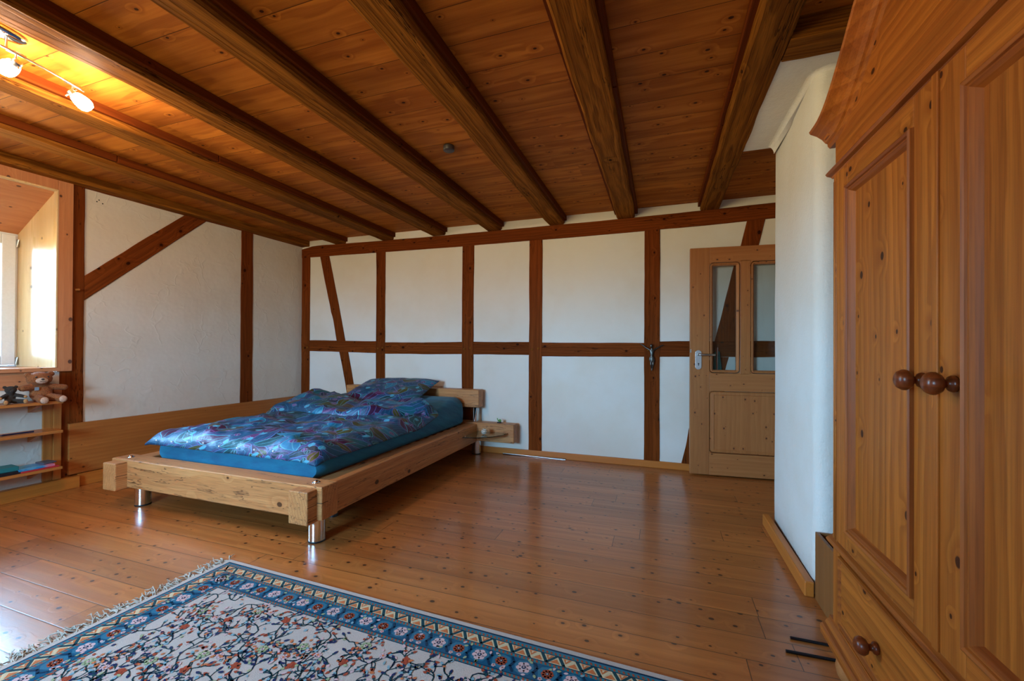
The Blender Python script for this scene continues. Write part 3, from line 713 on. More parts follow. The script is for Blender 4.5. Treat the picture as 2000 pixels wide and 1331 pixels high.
def pillow():
    m = MB(); W, Hh = .86, .60
    def prof(i, j, s):
        a, b = 2*i-1, 2*j-1
        p = (max(0, 1-abs(a)**3.2)**.55)*(max(0, 1-abs(b)**3.2)**.55)
        pin = 1-.07*(a*a*b*b)*0 - .05*(abs(a)**1.5)*(1-abs(b))*0
        x = a*W/2*(1-.05*(1-b*b)); y = b*Hh/2*(1-.06*(1-a*a))
        t = .075*p*(1+.25*nz(x, y, 3, 5)+.12*nz(x, y, 9, 11))+.004
        return (x, y, s*t + .012*nz(x, y, 1.2, 3))
    n = 44
    o0 = len(m.v); m.grid(n, n, lambda i, j: prof(i, j, 1)); o2 = len(m.v); m.grid(n, n, lambda i, j: prof(i, j, -.75))
    per = [i for i in range(n)]+[j*n+n-1 for j in range(1, n)]+[(n-1)*n+i for i in range(n-2, -1, -1)]+[j*n for j in range(n-2, 0, -1)]
    for a, b in zip(per, per[1:]+per[:1]): m.f.append([o0+b, o0+a, o2+a, o2+b]); m.m.append(0); m.sm.append(True)
    o = m.build('pillow', M_fab)
    o.matrix_world = Matrix.Translation((-2.68, 3.79, .668)) @ Matrix.Rotation(math.radians(4), 4, 'Z') @ Matrix.Rotation(math.radians(17), 4, 'X')
    return tag(o, 'large blue and purple paisley pillow leaning at the bed head', 'pillow')
pillow()

# small things on the bed frame
ballg = G('banded_stone'); _x, _y, _z = ballg.sep(ballg.obj())
bn = ballg.m('SINE', ballg.m('ADD', ballg.m('MULTIPLY', ballg.m('ADD', _z, ballg.m('MULTIPLY', _x, .3)), 420.), ballg.m('MULTIPLY', ballg.noise(ballg.obj(), 40, 3), 6.)))
M_ball = ballg.out(ballg.mix(ballg.ss(bn, -.3, .6), S(150, 140, 124), S(226, 222, 210)), .4)
ob = MB().ball((0, 0, .031), .030, 24).build('stone_ball', M_ball); ob.location = (-1.655, 3.905, .2585)
tag(ob, 'small round cream stone ball with grey bands on the glass bedside shelf', 'ornament')
sn = thing('toy_snail', 'tiny green toy animal on a black wheeled base at the bed head', 'toy', (-1.577, 4.125, .3425))
M_green = simple('green_paint', S(96, 150, 70), .45)
MB().ball((.006, 0, .026), (.017, .012, .014), 14).tube([(-.004, 0, .022), (-.014, 0, .026), (-.019, 0, .036), (-.021, 0, .044)], [.007, .006, .0045, .004], 8).ball((-.022, 0, .046), .0055, 8).build('body', M_green, sn)
MB().box(-.022, .022, -.010, .010, .006, .013).build('base', M_black, sn, .002)
for dx in (-.015, 0, .015):
    MB().lathe([(.006, -.013), (.006, .013)], 10, (dx, 0, .006), 'y').build('wheel', M_black, sn)

# ------------------------------------------------------------------ board, rod
wp = MB().box(0, 2.225, 0, .024, 0, .402).build('wall_panel', wood('spruce', 'x'), bevel=.003, M=LM @ Matrix.Translation((.012, .008, .106)))
tag(wp, 'long plain spruce board fixed low on the left wall beside the bed', 'board')
rod = MB().tube([(-.335, 0, .007), (.335, 0, .007)], .007, 10).build('metal_rod', M_steel); rod.location = (-1.23, 4.207, 0)
rod.rotation_euler = (0, 0, .004)
tag(rod, 'thin silver metal rod lying on the floor along the back baseboard', 'rod')

# ------------------------------------------------------------------ door (stands open in front of the back wall)
dr = bpy.data.objects.new('door_1', None); col.objects.link(dr); struct(dr)
dd = Vector((1, .08, 0)).normalized()
DM = Matrix(((dd.x, -dd.y, 0, .25), (dd.y, dd.x, 0, 4.10), (0, 0, 1, 0), (0, 0, 0, 1)))
dr.matrix_world = DM
DT = .04; DW = .90; DZ0, DZ1 = .013, 2.02
xs = dict(a=0, b=.172, c=.385, d=.497, e=.73, f=DW)
def rrect(x0, x1, z0, z1, r, n=5):
    return ([(x1-r+r*math.cos(t), z1-r+r*math.sin(t)) for t in [math.pi/2*k/n for k in range(n+1)]] +
            [(x0+r+r*math.cos(t), z1-r+r*math.sin(t)) for t in [math.pi/2+math.pi/2*k/n for k in range(n+1)]] +
            [(x0+r+r*math.cos(t), z0+r+r*math.sin(t)) for t in [math.pi+math.pi/2*k/n for k in range(n+1)]] +
            [(x1-r+r*math.cos(t), z0+r+r*math.sin(t)) for t in [1.5*math.pi+math.pi/2*k/n for k in range(n+1)]])
dz_, dx_ = wood('door', 'z'), wood('door', 'x')
MB().box(0, .160, 0, DT, DZ0, DZ1).build('stile', dz_, dr, .003)
MB().box(.735, DW, 0, DT, DZ0, DZ1).build('stile', dz_, dr, .003)
MB().box(.405, .487, 0, DT, .9, 1.9).build('mullion', dz_, dr, .003)
for z0, z1 in ((1.885, DZ1), (.752, .91), (DZ0, .205)):
    MB().box(.160, .735, 0, DT, z0, z1).build('rail', dx_, dr, .002)
def ringmould(x0, x1, z0, z1, wd, y0, y1, name):
    o_ = rrect(x0, x1, z0, z1, .03); i_ = rrect(x0+wd, x1-wd, z0+wd, z1-wd, .006)
    m = MB(); n = len(o_)
    mid = [((a[0]*.55+b[0]*.45), (a[1]*.55+b[1]*.45)) for a, b in zip(o_, i_)]
    rg = [[(x, y0+.010, z) for x, z in o_], [(x, y0-.004, z) for x, z in [(a[0]*.85+b[0]*.15, a[1]*.85+b[1]*.15) for a, b in zip(o_, i_)]], [(x, y0-.005, z) for x, z in mid], [(x, y0+.012, z) for x, z in i_], [(x, y1, z) for x, z in i_]]
    m.loft(rg, 0, False, False)
    return m.build(name, dz_, dr)
def filler(x0, x1, z0, z1, r):          # corner pieces around the rounded openings
    m = MB()
    for cx, cz, a0 in ((x1-r, z1-r, 0), (x0+r, z1-r, 90), (x0+r, z0+r, 180), (x1-r, z0+r, 270)):
        p = [(cx+r*math.cos(math.radians(a0+90*k/5)), cz+r*math.sin(math.radians(a0+90*k/5))) for k in range(6)]
        cor = (cx+r*(1 if a0 in (0, 270) else -1), cz+r*(1 if a0 < 180 else -1))
        m.prism(p+[cor], .001, DT-.001, 'y')
    return m
for x0, x1 in ((.160, .405), (.487, .735)):
    filler(x0, x1, .91, 1.885, .03).build('corner_fillet', dz_, dr)
    ringmould(x0+.004, x1-.004, .914, 1.881, .024, 0., DT, 'glazing_bead')
    MB().box(x0+.02, x1-.02, .018, .022, .93, 1.865).build('pane', M_glass, dr)
pm = MB()
filler(.160, .735, .205, .752, .03).build('corner_fillet', dz_, dr)
P0 = rrect(.164, .731, .209, .748, .028); P1 = rrect(.170, .725, .215, .742, .024); P2 = rrect(.196, .70, .236, .72, .004); P3 = rrect(.2, .696, .24, .716, .004)
pm.loft([[(x, .012, z) for x, z in P0], [(x, .004, z) for x, z in P1], [(x, .001, z) for x, z in P2], [(x, .005, z) for x, z in P3]], 0, False, False)
pm.f.append(list(range(len(pm.v)-len(P3), len(pm.v)))); pm.m.append(0); pm.sm.append(False)
pm.box(.165, .73, .014, DT-.008, .21, .747)
pm.build('panel', dz_, dr)
hp = MB(); hp.prism([(.0685+.026*math.cos(t)*1, 1.085+.026*math.sin(t)) for t in [math.pi*k/10 for k in range(11)]]+[(.0685-.026*math.cos(t), .966-.026*math.sin(t)) for t in [math.pi*k/10 for k in range(11)]], -.009, 0., 'y')
plate_o = hp.build('handle_plate', M_alu, dr, .002)
MB().lathe([(.006, -.0095), (.006, -.008)], 12, (.0695, 0, .992), 'y').box(.0665, .0725, -.0096, -.008, .974, .992).build('keyhole', M_black, plate_o)
MB().lathe([(.0028, -.0096), (.0028, -.008)], 8, (.0695, 0, .948), 'y').build('screw', M_steel, plate_o)
MB().tube([(.0695, -.006, 1.072), (.0695, -.04, 1.072), (.074, -.05, 1.072), (.085, -.053, 1.072), (.195, -.055, 1.071), (.198, -.055, 1.071)], [.011, .011, .011, .0105, .0095, .008], 14).build('lever', M_steel, plate_o)
MB().box(-.001, .012, -.0005, .02, 1.09, 1.12).build('latch', M_steel, dr)
for zz in (.25, 1.75): MB().tube([(DW+.004, .002, zz-.04), (DW+.004, .002, zz+.04)], .008, 10).build('hinge', M_steel, dr)
# folded green cloth on a wooden stick behind the door glass
gp = thing('folded_parasol', 'dark green folded parasol on a wooden stick standing behind the door glass', 'parasol', (.48, 4.205, 0))
M_gcl = simple('dark_green_cloth', S(16, 74, 66), .8, bump=30)
MB().tube([(0, 0, .0), (0, 0, 1.135)], [.011]*2, 10).build('stick', wood('knob', 'z'), gp)
cg = MB(); rings = []
for k in range(12):
    t = k/11; r = .012+.045*t; z = 1.10-.75*t
    rings.append([((r*1.5*(1+.25*math.cos(5*a)))*math.cos(a), min(.016, .3*r)*math.sin(a), z) for a in [2*math.pi*i/40 for i in range(40)]])
cg.loft(rings, 0, True); cg.build('cover', M_gcl, gp)

# ------------------------------------------------------------------ crucifix figure on the post
def skin(name, verts, edges, radii, mat, parent=None, sub=2, loc=(0, 0, 0), root=0):
    me = bpy.data.meshes.new(name); me.from_pydata(verts, edges, []); me.materials.append(mat)
    o = bpy.data.objects.new(name, me); col.objects.link(o); o.location = loc
    if parent: o.parent = parent
    md = o.modifiers.new('skin', 'SKIN'); md.use_smooth_shade = True
    if not me.skin_vertices: me.attributes
    for i, r in enumerate(radii):
        me.skin_vertices[0].data[i].radius = r if isinstance(r, tuple) else (r, r)
        me.skin_vertices[0].data[i].use_root = (i == root)
    s_ = o.modifiers.new('sub', 'SUBSURF'); s_.levels = sub; s_.render_levels = sub
    return o
cx = thing('crucifix_figure', 'dark metal corpus figure with raised arms on the timber post left of the door', 'figure', (-.076, 4.216, 1.04))
Vb = [(0, 0, -.005), (0, -.004, .03), (0, -.004, .062), (.0, -.006, .085), (-.004, -.011, .104), (-.006, -.013, .118),
      (-.022, -.002, .074), (-.056, .002, .096), (-.097, .005, .126), (-.106, .004, .131), (.022, -.002, .074), (.056, .002, .094), (.094, .005, .116), (.103, .004, .119),
      (-.009, -.004, -.018), (-.006, -.016, -.066), (-.003, -.002, -.108), (-.002, -.010, -.124), (.010, -.004, -.018), (.012, -.016, -.064), (.003, -.004, -.108), (.001, -.012, -.126)]
Eb = [(0, 1), (1, 2), (2, 3), (3, 4), (4, 5), (2, 6), (6, 7), (7, 8), (8, 9), (2, 10), (10, 11), (11, 12), (12, 13), (0, 14), (14, 15), (15, 16), (16, 17), (0, 18), (18, 19), (19, 20), (20, 21)]
Rb = [.016, .015, .017, .007, .011, .010, .008, .0062, .0048, .004, .008, .0062, .0048, .004, .011, .0085, .006, .004, .011, .0085, .006, .004]
skin('body', Vb, Eb, Rb, M_bronze, cx)
hr = MB().ball((-.004, -.008, .113), (.0135, .0135, .014), 12).build('hair', M_bronze, cx)
lc = MB(); rings = []
for k in range(8):
    t = k/7; r = .018+.003*math.sin(t*3); z = .006-.048*t
    rings.append([((r+.0015*math.cos(9*a))*math.cos(a)*(1.1), -.007+(r*.75+.0015*math.cos(9*a))*math.sin(a), z-.01*math.cos(a)*t) for a in [2*math.pi*i/36 for i in range(36)]])
lc.loft(rings, 0, True); lc.build('loincloth', M_bronze, cx)

# ------------------------------------------------------------------ wardrobe
WX, WYL, WYS = .58, 1.762, 1.155       # front plane, far left edge, door seam
WHALF = WYL-WYS; WYR = WYS-WHALF
wd = thing('wardrobe', 'tall honey pine wardrobe with panelled doors, knobs and arched crest at right', 'wardrobe', (WX, WYS, 0))
# local: x into the body (+), y along the front (left = +), z up
pz, py_, px_ = wood('pine', 'z'), wood('pine', 'y'), wood('pine', 'x')
hw = WHALF
ZW0, ZW1, ZD0, ZD1 = .12, 1.99, .47, 1.70
bd = MB()
bd.box(.0, .56, hw-.022, hw, ZW0, 1.92); bd.box(.0, .56, -hw, -hw+.022, ZW0, 1.92)
bd.box(.545, .56, -hw, hw, ZW0, 1.92); bd.box(.02, .56, -hw, hw, ZW0, ZW0+.02); bd.box(.02, .56, -hw, hw, 1.85, 1.87)
bd.box(.02, .56, -hw, hw, ZD0-.04, ZD0-.02)
bd.build('carcass', pz, wd, .002)
# fluted corner stiles
for sgn in (1, -1):
    st = MB(); st.box(-.012, .02, min(sgn*(hw-.055), sgn*hw), max(sgn*(hw-.055), sgn*hw), ZW0+.02, 1.735)
    so = st.build('corner_stile', pz, wd, .002)
    fl = MB()
    for k in range(3):
        yc = sgn*(hw-.013-.014*k); fl.tube([(-.012, yc, ZD0+.0), (-.012, yc, 1.70)], .0045, 8)
    fl.build('flute', pz, so)
# frieze, lower moulding, crest with arched cornice
MB().box(-.004, .03, -hw, hw, 1.735, 1.93).build('frieze', py_, wd)
def mould(name, prof, y0, y1, mat=wood('moulding', 'y'), parent=wd, n=1, zf=None, ends=True):
    """profile [(out, up)] swept along y; zf(y) lifts it"""
    rg = []
    for i in range(n+1):
        y = y0+(y1-y0)*i/n; dz = zf(y) if zf else 0
        rg.append([(-a, y, b+dz) for a, b in prof])
    m = MB().loft(rg)
    return m.build(name, mat, parent)
p_mid = [(-.01, 1.722), (.010, 1.722), (.014, 1.727), (.026, 1.731), (.031, 1.738), (.026, 1.745), (.016, 1.749), (.008, 1.757), (-.01, 1.757)]
mould('mid_moulding', p_mid, -hw-.018, hw+.018)
MB().box(-.026, .56, hw, hw+.018, 1.731, 1.746).build('side_moulding', px_, wd, .004)
def crest(y):
    t = abs(y)/(hw+.05); t = min(1, t)
    return .30*(1-sstep((t-.08)/.84))
p_cor = [(-.01, 1.845), (.006, 1.845), (.012, 1.853), (.013, 1.862), (.020, 1.866), (.030, 1.880), (.046, 1.894), (.066, 1.905), (.070, 1.913), (.066, 1.918), (-.01, 1.918)]
cor = mould('cornice', p_cor, -hw-.055, hw+.055, mat=py_, n=48, zf=crest)
for f in cor.data.polygons: f.use_smooth = False
cp = MB()
n = 40
pts = [(-hw, 1.75)]+[(hw, 1.75)]+[(hw*(1-2*i/n), 1.885+crest(hw*(1-2*i/n))) for i in range(n+1)]
cp.prism(pts, -.006, .02, 'x'); cp.build('crest_board', py_, wd)
MB().box(-.03, .56, hw, hw+.04, 1.87, 1.905).build('side_cornice', px_, wd, .004)
# doors
def wdoor(sgn):
    a0, a1 = (.002, hw-.057) if sgn > 0 else (-hw+.057, -.002)
    z0, z1 = ZD0+.012, 1.715
    f = MB(); sw = .088
    f.box(-.022, .0, a0, a0+sw, z0, z1); f.box(-.022, 0., a1-sw, a1, z0, z1)
    do = f.build('door', pz, wd, .003)
    for ra, rb in ((z0, z0+.06), (z1-.075, z1)): MB().box(-.022, 0, a0+sw, a1-sw, ra, rb).build('door_rail', py_, do, .002)
    y0, y1, zz0, zz1 = a0+sw, a1-sw, z0+.06, z1-.075
    MB().box(-.010, -.002, y0, y1, zz0, zz1).build('door_panel', pz, do)
    pr = [(.022, 0), (.030, .001), (.033, .006), (.030, .012), (.026, .014), (.026, .018), (.020, .024), (.010, .030), (.008, .030), (.008, -.0)]
    # mitred frame moulding, profile (out, inwards)
    m = MB(); rg = []
    for (cy, cz, sy, sz) in ((y0, zz0, 1, 1), (y1, zz0, -1, 1), (y1, zz1, -1, -1), (y0, zz1, 1, -1), (y0, zz0, 1, 1)):
        rg.append([(-o, cy+sy*(w_-.002), cz+sz*(w_-.002)) for o, w_ in pr])
    for k, ax_ in enumerate('yzyz'):
        MB().loft([rg[k], rg[k+1]], 0, False, False).build('panel_moulding', wood('moulding', ax_), do)
    ky = .046*sgn if sgn > 0 else -.062
    kb = MB(); kb.lathe([(.0, -.075), (.012, -.0745), (.019, -.070), (.0235, -.062), (.0235, -.056), (.019, -.048), (.010, -.044), (.0085, -.040), (.0095, -.036), (.015, -.033), (.017, -.029), (.017, -.025), (.013, -.022)], 22, (0, ky, 1.053), 'x')
    kb.build('knob', wood('knob', 'x'), do)
wdoor(1); wdoor(-1)
MB().box(-.027, -.02, -.010, .012, ZD0+.012, 1.715).build('cover_strip', pz, wd, .002)
# belt moulding and drawer
p_belt = [(-.01, .442), (.012, .442), (.020, .447), (.028, .455), (.030, .462), (.024, .468), (.014, .473), (.008, .481), (-.01, .481)]
mould('belt_moulding', p_belt, -hw-.012, hw+.012)
MB().box(-.002, .03, -hw+.055, hw-.055, ZW0+.02, .445).build('plinth_panel', py_, wd)
for y0, y1, ky in ((-hw+.06, hw-.06, (.28, -.28)),):
    dw = MB().box(-.014, .0, y0, y1, .20, .432).build('drawer', py_, wd, .004)
    m = MB(); rg = []
    pr = [(.014, 0), (.020, .002), (.020, .007), (.016, .010), (.016, .014), (.010, .020), (.010, 0)]
    for (cy, cz, sy, sz) in ((y0, .2, 1, 1), (y1, .2, -1, 1), (y1, .432, -1, -1), (y0, .432, 1, -1), (y0, .2, 1, 1)):
        rg.append([(-o, cy+sy*w_, cz+sz*w_) for o, w_ in pr])
    m.loft(rg, 0, False, False); m.build('drawer_moulding', wood('moulding', 'y'), dw)
    for kk in ky:
        MB().lathe([(.0, -.068), (.012, -.0675), (.019, -.063), (.0235, -.055), (.0235, -.049), (.019, -.041), (.010, -.037), (.0085, -.033), (.0095, -.028), (.015, -.025), (.017, -.020), (.013, -.014)], 22, (0, kk, .30), 'x').build('knob', wood('knob', 'x'), dw)
p_bas = [(-.02, .115), (.036, .115), (.040, .121), (.040, .146), (.034, .152), (.026, .156), (.022, .166), (.014, .174), (.012, .184), (-.02, .184)]
mould('base_moulding', p_bas, -hw-.032, hw+.032)
for fx, fy in ((.035, hw-.05), (.035, -hw+.05), (.5, hw-.05), (.5, -hw+.05)):
    MB().lathe([(.022, 0), (.036, .006), (.050, .028), (.055, .055), (.050, .082), (.036, .104), (.030, .116)], 22, (fx, fy, 0)).build('bun_foot', wood('door', 'x'), wd)

# brown open box behind the wardrobe
bxo = thing('storage_box', 'flat brown wooden box on the floor between wardrobe and white pier', 'box', (.66, 1.86, 0))
bb = MB(); W_, D_, H_, t_ = .40, .398, .302, .014
bb.box(0, t_, 0, D_, 0.0, H_); bb.box(W_-t_, W_, 0, D_, 0, H_); bb.box(t_, W_-t_, 0, t_, 0, H_); bb.box(t_, W_-t_, D_-t_, D_, 0, H_); bb.box(t_, W_-t_, t_, D_-t_, 0.0, .012)
bb.build('body', wood('box', 'z'), bxo, .002)
bg_ = MB().box(0, .16, 0, .30, 0, .29).build('black_case', M_black, bevel=.006); bg_.location = (.745, 1.90, .013)
tag(bg_, 'narrow black case standing inside the brown wooden box', 'case')
for nm, p0, p1, lab in (('black_rod', (.478, 1.912), (.652, 1.914), 'thin black rod on the floor under the wardrobe, the one nearer the white pier'), ('black_rod', (.441, 1.822), (.95, 1.84), 'thin black rod on the floor at the wardrobe foot, nearer the camera')):
    m = MB().tube([(p0[0], p0[1], .0055), (p1[0], p1[1], .0055)], .0055, 8).build(nm, M_black)
    tag(m, lab, 'rod', 'black rods by the wardrobe')

# ------------------------------------------------------------------ smoke detector
sd = thing('smoke_detector', 'small round dark smoke detector on the ceiling boards', 'smoke detector', (-1.337, 2.527, 2.47))
MB().lathe([(.0, -.034), (.034, -.034), (.037, -.031), (.037, -.006)], 30).build('housing', simple('dark_brown_plastic', S(62, 52, 54), .45), sd)
MB().lathe([(.034, -.008), (.034, .0)], 30).build('mount', M_black, sd)

# ------------------------------------------------------------------ spotlight bar
M_lamp = G('lit_opal_glass'); M_lamp.b.inputs['Emission Color'].default_value = (1., .77, .56, 1); M_lamp.b.inputs['Emission Strength'].default_value = 310.
M_lamp = M_lamp.out((.9, .85, .8, 1), .3)
sp = thing('spotlight_bar', 'curved metal ceiling spotlight bar with lit opal glass heads at upper left', 'lamp', (-2.66, .92, 2.47))
LX, LY = -2.66, .92
can = MB(); n = 24
can.loft([[(.055*math.cos(2*math.pi*k/n), .14*math.sin(2*math.pi*k/n), z) for k in range(n)] if r else None for r, z in ((1, 0), (1, -.012))], 0, False)
can.loft([[(.055*r*math.cos(2*math.pi*k/n), .14*r*math.sin(2*math.pi*k/n), z) for k in range(n)] for r, z in ((1, -.012), (.92, -.02), (.6, -.024))], 0, True)
can.build('canopy', M_chrome, sp)
railp = lambda t: (.02-.085*abs(t)**1.6 if t > 0 else .02+.085*abs(t)**1.6, t*.37, -.075)
MB().tube([railp(-1+2*i/24) for i in range(25)], .005, 10).build('rail', M_steel, sp)
for t in (-.2, .2): MB().tube([(railp(t)[0], railp(t)[1], -.075), (railp(t)[0]*.5, railp(t)[1], -.018)], .005, 8).build('stem', M_steel, sp)
for t, tilt, az in ((.86, 38, 70), (.28, 20, 190), (-.28, 30, 120), (-.86, 40, -80)):
    p = Vector(railp(t))
    hd = bpy.data.objects.new('spot_head', None)
    ar = MB().tube([p, p+Vector((0, 0, -.035))], .0045, 8).tube([p+Vector((0, -.03, 0)), p+Vector((0, .03, 0))], .008, 8)
    ao = ar.build('spot_arm', M_steel, sp)
    mb = MB().lathe([(.0, .0), (.016, .002), (.024, .012), (.030, .032), (.032, .05), (.029, .066), (.020, .078), (.0, .083)], 16)
    mb2 = MB().lathe([(.012, -.016), (.017, -.012), (.018, .004)], 14).tube([(-.03, 0, -.006), (.03, 0, -.006)], .003, 6)
    R = Matrix.Rotation(math.radians(az), 4, 'Z') @ Matrix.Rotation(math.radians(180-90+tilt), 4, 'Y')
    T_ = Matrix.Translation(p+Vector((0, 0, -.045))) @ R
    for m_, nm, mt in ((mb, 'shade', M_lamp), (mb2, 'socket', M_steel)):
        m_.v = [tuple(T_ @ Vector(v)) for v in m_.v]; m_.build(nm, mt, ao)
del hd

# ------------------------------------------------------------------ wall shelf with its things (left wall frame)
def LP(s, off, z): return LO+E1*s+E2*off+Vector((0, 0, z))
sh = thing('wall_shelf', 'three tier spruce wall shelf below the window at left', 'shelf', M=LM @ Matrix.Translation((2.34, 0, .2)))
for z in (.712, .493, .222):
    MB().box(0, 1.1, .005, .2, z-.2-.02, z-.2).build('shelf_board', wood('spruce', 'x'), sh, .002)
    for s_ in (.10, .92):
        MB().prism([(.018, z-.22), (.17, z-.22), (.018, z-.285)], s_, s_+.022, 'x').build('bracket', wood('spruce', 'z'), sh, .001)
for s_ in (-.06, 1.0):
    MB().box(s_, s_+.045, 0, .028, -.108, .62).box(s_+.045, s_+.10, 0, .016, -.108, .62).build('upright', wood('spruce', 'z'), sh, .002)

def blob(name, parts, mat, parent, vox=.004, disp=.0025, seed=1):
    """one continuous surface from overlapping ellipsoids (remeshed) """
    m = MB()
    for c, r in parts: m.ball(c, r, 16)
    o = m.build(name, mat, parent)
    md = o.modifiers.new('remesh', 'REMESH'); md.mode = 'VOXEL'; md.voxel_size = vox; md.use_smooth_shade = True
    s_ = o.modifiers.new('smooth', 'SMOOTH'); s_.factor = .5; s_.iterations = 4
    tx = bpy.data.textures.new(name+'_fur', 'CLOUDS'); tx.noise_scale = .006
    d_ = o.modifiers.new('fur', 'DISPLACE'); d_.texture = tx; d_.strength = disp*2; d_.mid_level = .5
    return o
def limb(p0, p1, r0_, r1_, n=7):
    p0, p1 = Vector(p0), Vector(p1)
    return [(tuple(p0.lerp(p1, i/(n-1))), r0_+(r1_-r0_)*i/(n-1)) for i in range(n)]
def plush(name, c1, c2):
    g = G(name); n_ = g.noise(g.obj(), 160, 3, .7); g.bump(n_, .7, .006)
    return g.out(g.mix(g.ss(n_, .3, .7), c2, c1), .9, Sheen_Weight=.08)
M_bear = plush('brown_plush', S(160, 92, 42), S(116, 62, 26)); M_bearl = plush('pale_plush', S(214, 176, 150), S(190, 150, 124))
M_bdark = plush('dark_plush', S(58, 44, 32), S(34, 26, 18)); M_btan = plush('tan_felt', S(196, 142, 88), S(170, 118, 68))
# big teddy: local x along the wall (to the camera), y out of the wall, z up
tb = thing('teddy_bear', 'larger brown plush teddy bear with pale muzzle sitting on the top shelf', 'teddy bear', M=LM @ Matrix.Translation((2.42, .10, .712)))
body = [((0, -.01, .078), (.060, .048, .068)), ((.0, -.005, .05), (.062, .052, .05)), ((.015, .008, .166), (.070, .054, .052)), ((.008, 0, .12), (.035, .034, .03)),
        ((-.050, -.005, .200), (.022, .014, .021)), ((.075, .005, .195), (.020, .014, .020))]
body += limb((-.045, .0, .105), (-.118, .015, .095), .024, .021)+limb((.04, .0, .108), (.104, .02, .104), .026, .023)
body += limb((-.03, .02, .03), (-.066, .105, .018), .030, .027)+limb((.028, .02, .028), (.030, .095, .016), .03, .027)
blob('body', body, M_bear, tb)
MB().ball((.02, .056, .155), (.034, .018, .022), 16).build('muzzle', M_bearl, tb)
MB().ball((.022, .075, .166), (.010, .006, .006), 10).build('nose', M_black, tb)
MB().tube([(.008, .073, .150), (.022, .0755, .153), (.036, .073, .150)], .0016, 6).build('mouth', M_black, tb)
for ex in (-.014, .050): MB().ball((ex, .056, .182), .0055, 10).build('eye', M_black, tb)
for c in ((-.068, .126, .016), (.030, .122, .015)): MB().ball(c, (.023, .010, .024), 14).build('paw_pad', M_bearl, tb)
MB().box(.03, .052, .040, .044, .085, .108).build('patch', simple('grey_patch', S(128, 140, 150), .9), tb)
# small dark teddy
ts = thing('teddy_bear', 'smaller dark brown teddy bear with tan paws at the left end of the top shelf', 'teddy bear', M=LM @ Matrix.Translation((2.585, .125, .712)))
body = [((0, -.01, .040), (.028, .024, .038)), ((0, 0, .098), (.030, .027, .027)), ((0, -.002, .072), (.018, .018, .016)), ((-.028, -.004, .118), (.011, .007, .011)), ((.028, -.004, .118), (.011, .007, .011))]
body += limb((-.022, 0, .062), (-.058, .03, .048), .013, .011)+limb((.022, 0, .062), (.060, .03, .044), .013, .011)
body += limb((-.018, .008, .018), (-.045, .058, .018), .017, .014)+limb((.018, .008, .018), (.042, .058, .016), .017, .014)
blob('body', body, M_bdark, ts, .003, .002)
MB().ball((0, .024, .092), (.013, .010, .010), 12).build('muzzle', M_bdark, ts)
MB().ball((0, .034, .095), .004, 8).build('nose', M_black, ts)
for ex in (-.010, .010): MB().ball((ex, .0255, .105), .003, 8).build('eye', M_black, ts)
for c in ((-.049, .070, .018), (.046, .070, .017)): MB().ball(c, (.012, .006, .016), 12).build('paw_pad', M_btan, ts)
for c in ((-.06, .038, .047), (.062, .038, .044)): MB().ball(c, (.010, .006, .010), 10).build('hand_pad', M_btan, ts)
def lthing(mb, name, mat, label, cat, s, off, z, rz=0, bevel=.002):
    o = mb.build(name, mat, bevel=bevel, M=LM @ Matrix.Translation((s, off, z)) @ Matrix.Rotation(rz, 4, 'Z'))
    return tag(o, label, cat)
lthing(MB().tube([(-.08, 0, .006), (.075, 0, .006)], .006, 10).tube([(.075, 0, .006), (.095, 0, .006)], [.005, .001], 10), 'pen', simple('navy_lacquer', S(20, 26, 60), .3), 'dark blue pen lying on the middle shelf', 'pen', 2.55, .13, .493, .02, 0)
lthing(MB().box(-.085, .085, -.07, .07, 0, .022), 'game_box', [simple('black_card', S(20, 22, 30), .5)], 'flat black box under the teal book on the bottom shelf', 'box', 2.635, .115, .222, .03)
lthing(MB().box(-.075, .075, -.06, .06, 0, .03), 'book', simple('teal_cover', S(24, 110, 112), .5), 'thick teal book on top of the black box on the bottom shelf', 'book', 2.63, .11, .2445, -.05)
lthing(MB().box(-.10, .10, -.075, .075, 0, .010), 'book', simple('red_cover', S(190, 44, 52), .5), 'thin red book beneath the blue magazine on the bottom shelf', 'book', 2.455, .115, .222, .04)
mg = G('magazine_cover'); _x, _y, _z = mg.sep(mg.obj())
mcol = mg.mix(mg.ss(_x, -.02, -.06), mg.mix(mg.ss(mg.noise(mg.obj(), 14, 3), .45, .6), S(40, 130, 184), S(90, 160, 196)), S(206, 120, 140))
M_mag = mg.out(mcol, .35)
lthing(MB().box(-.09, .10, -.07, .07, 0, .016), 'magazine', M_mag, 'blue and pink magazine lying on the red book', 'magazine', 2.465, .112, .2325, .02)
lthing(MB().box(-.04, .035, -.05, .05, 0, .012), 'grey_pouch', M_grey, 'small grey pouch lying at the right end of the blue magazine', 'pouch', 2.395, .10, .249, .1, .005)

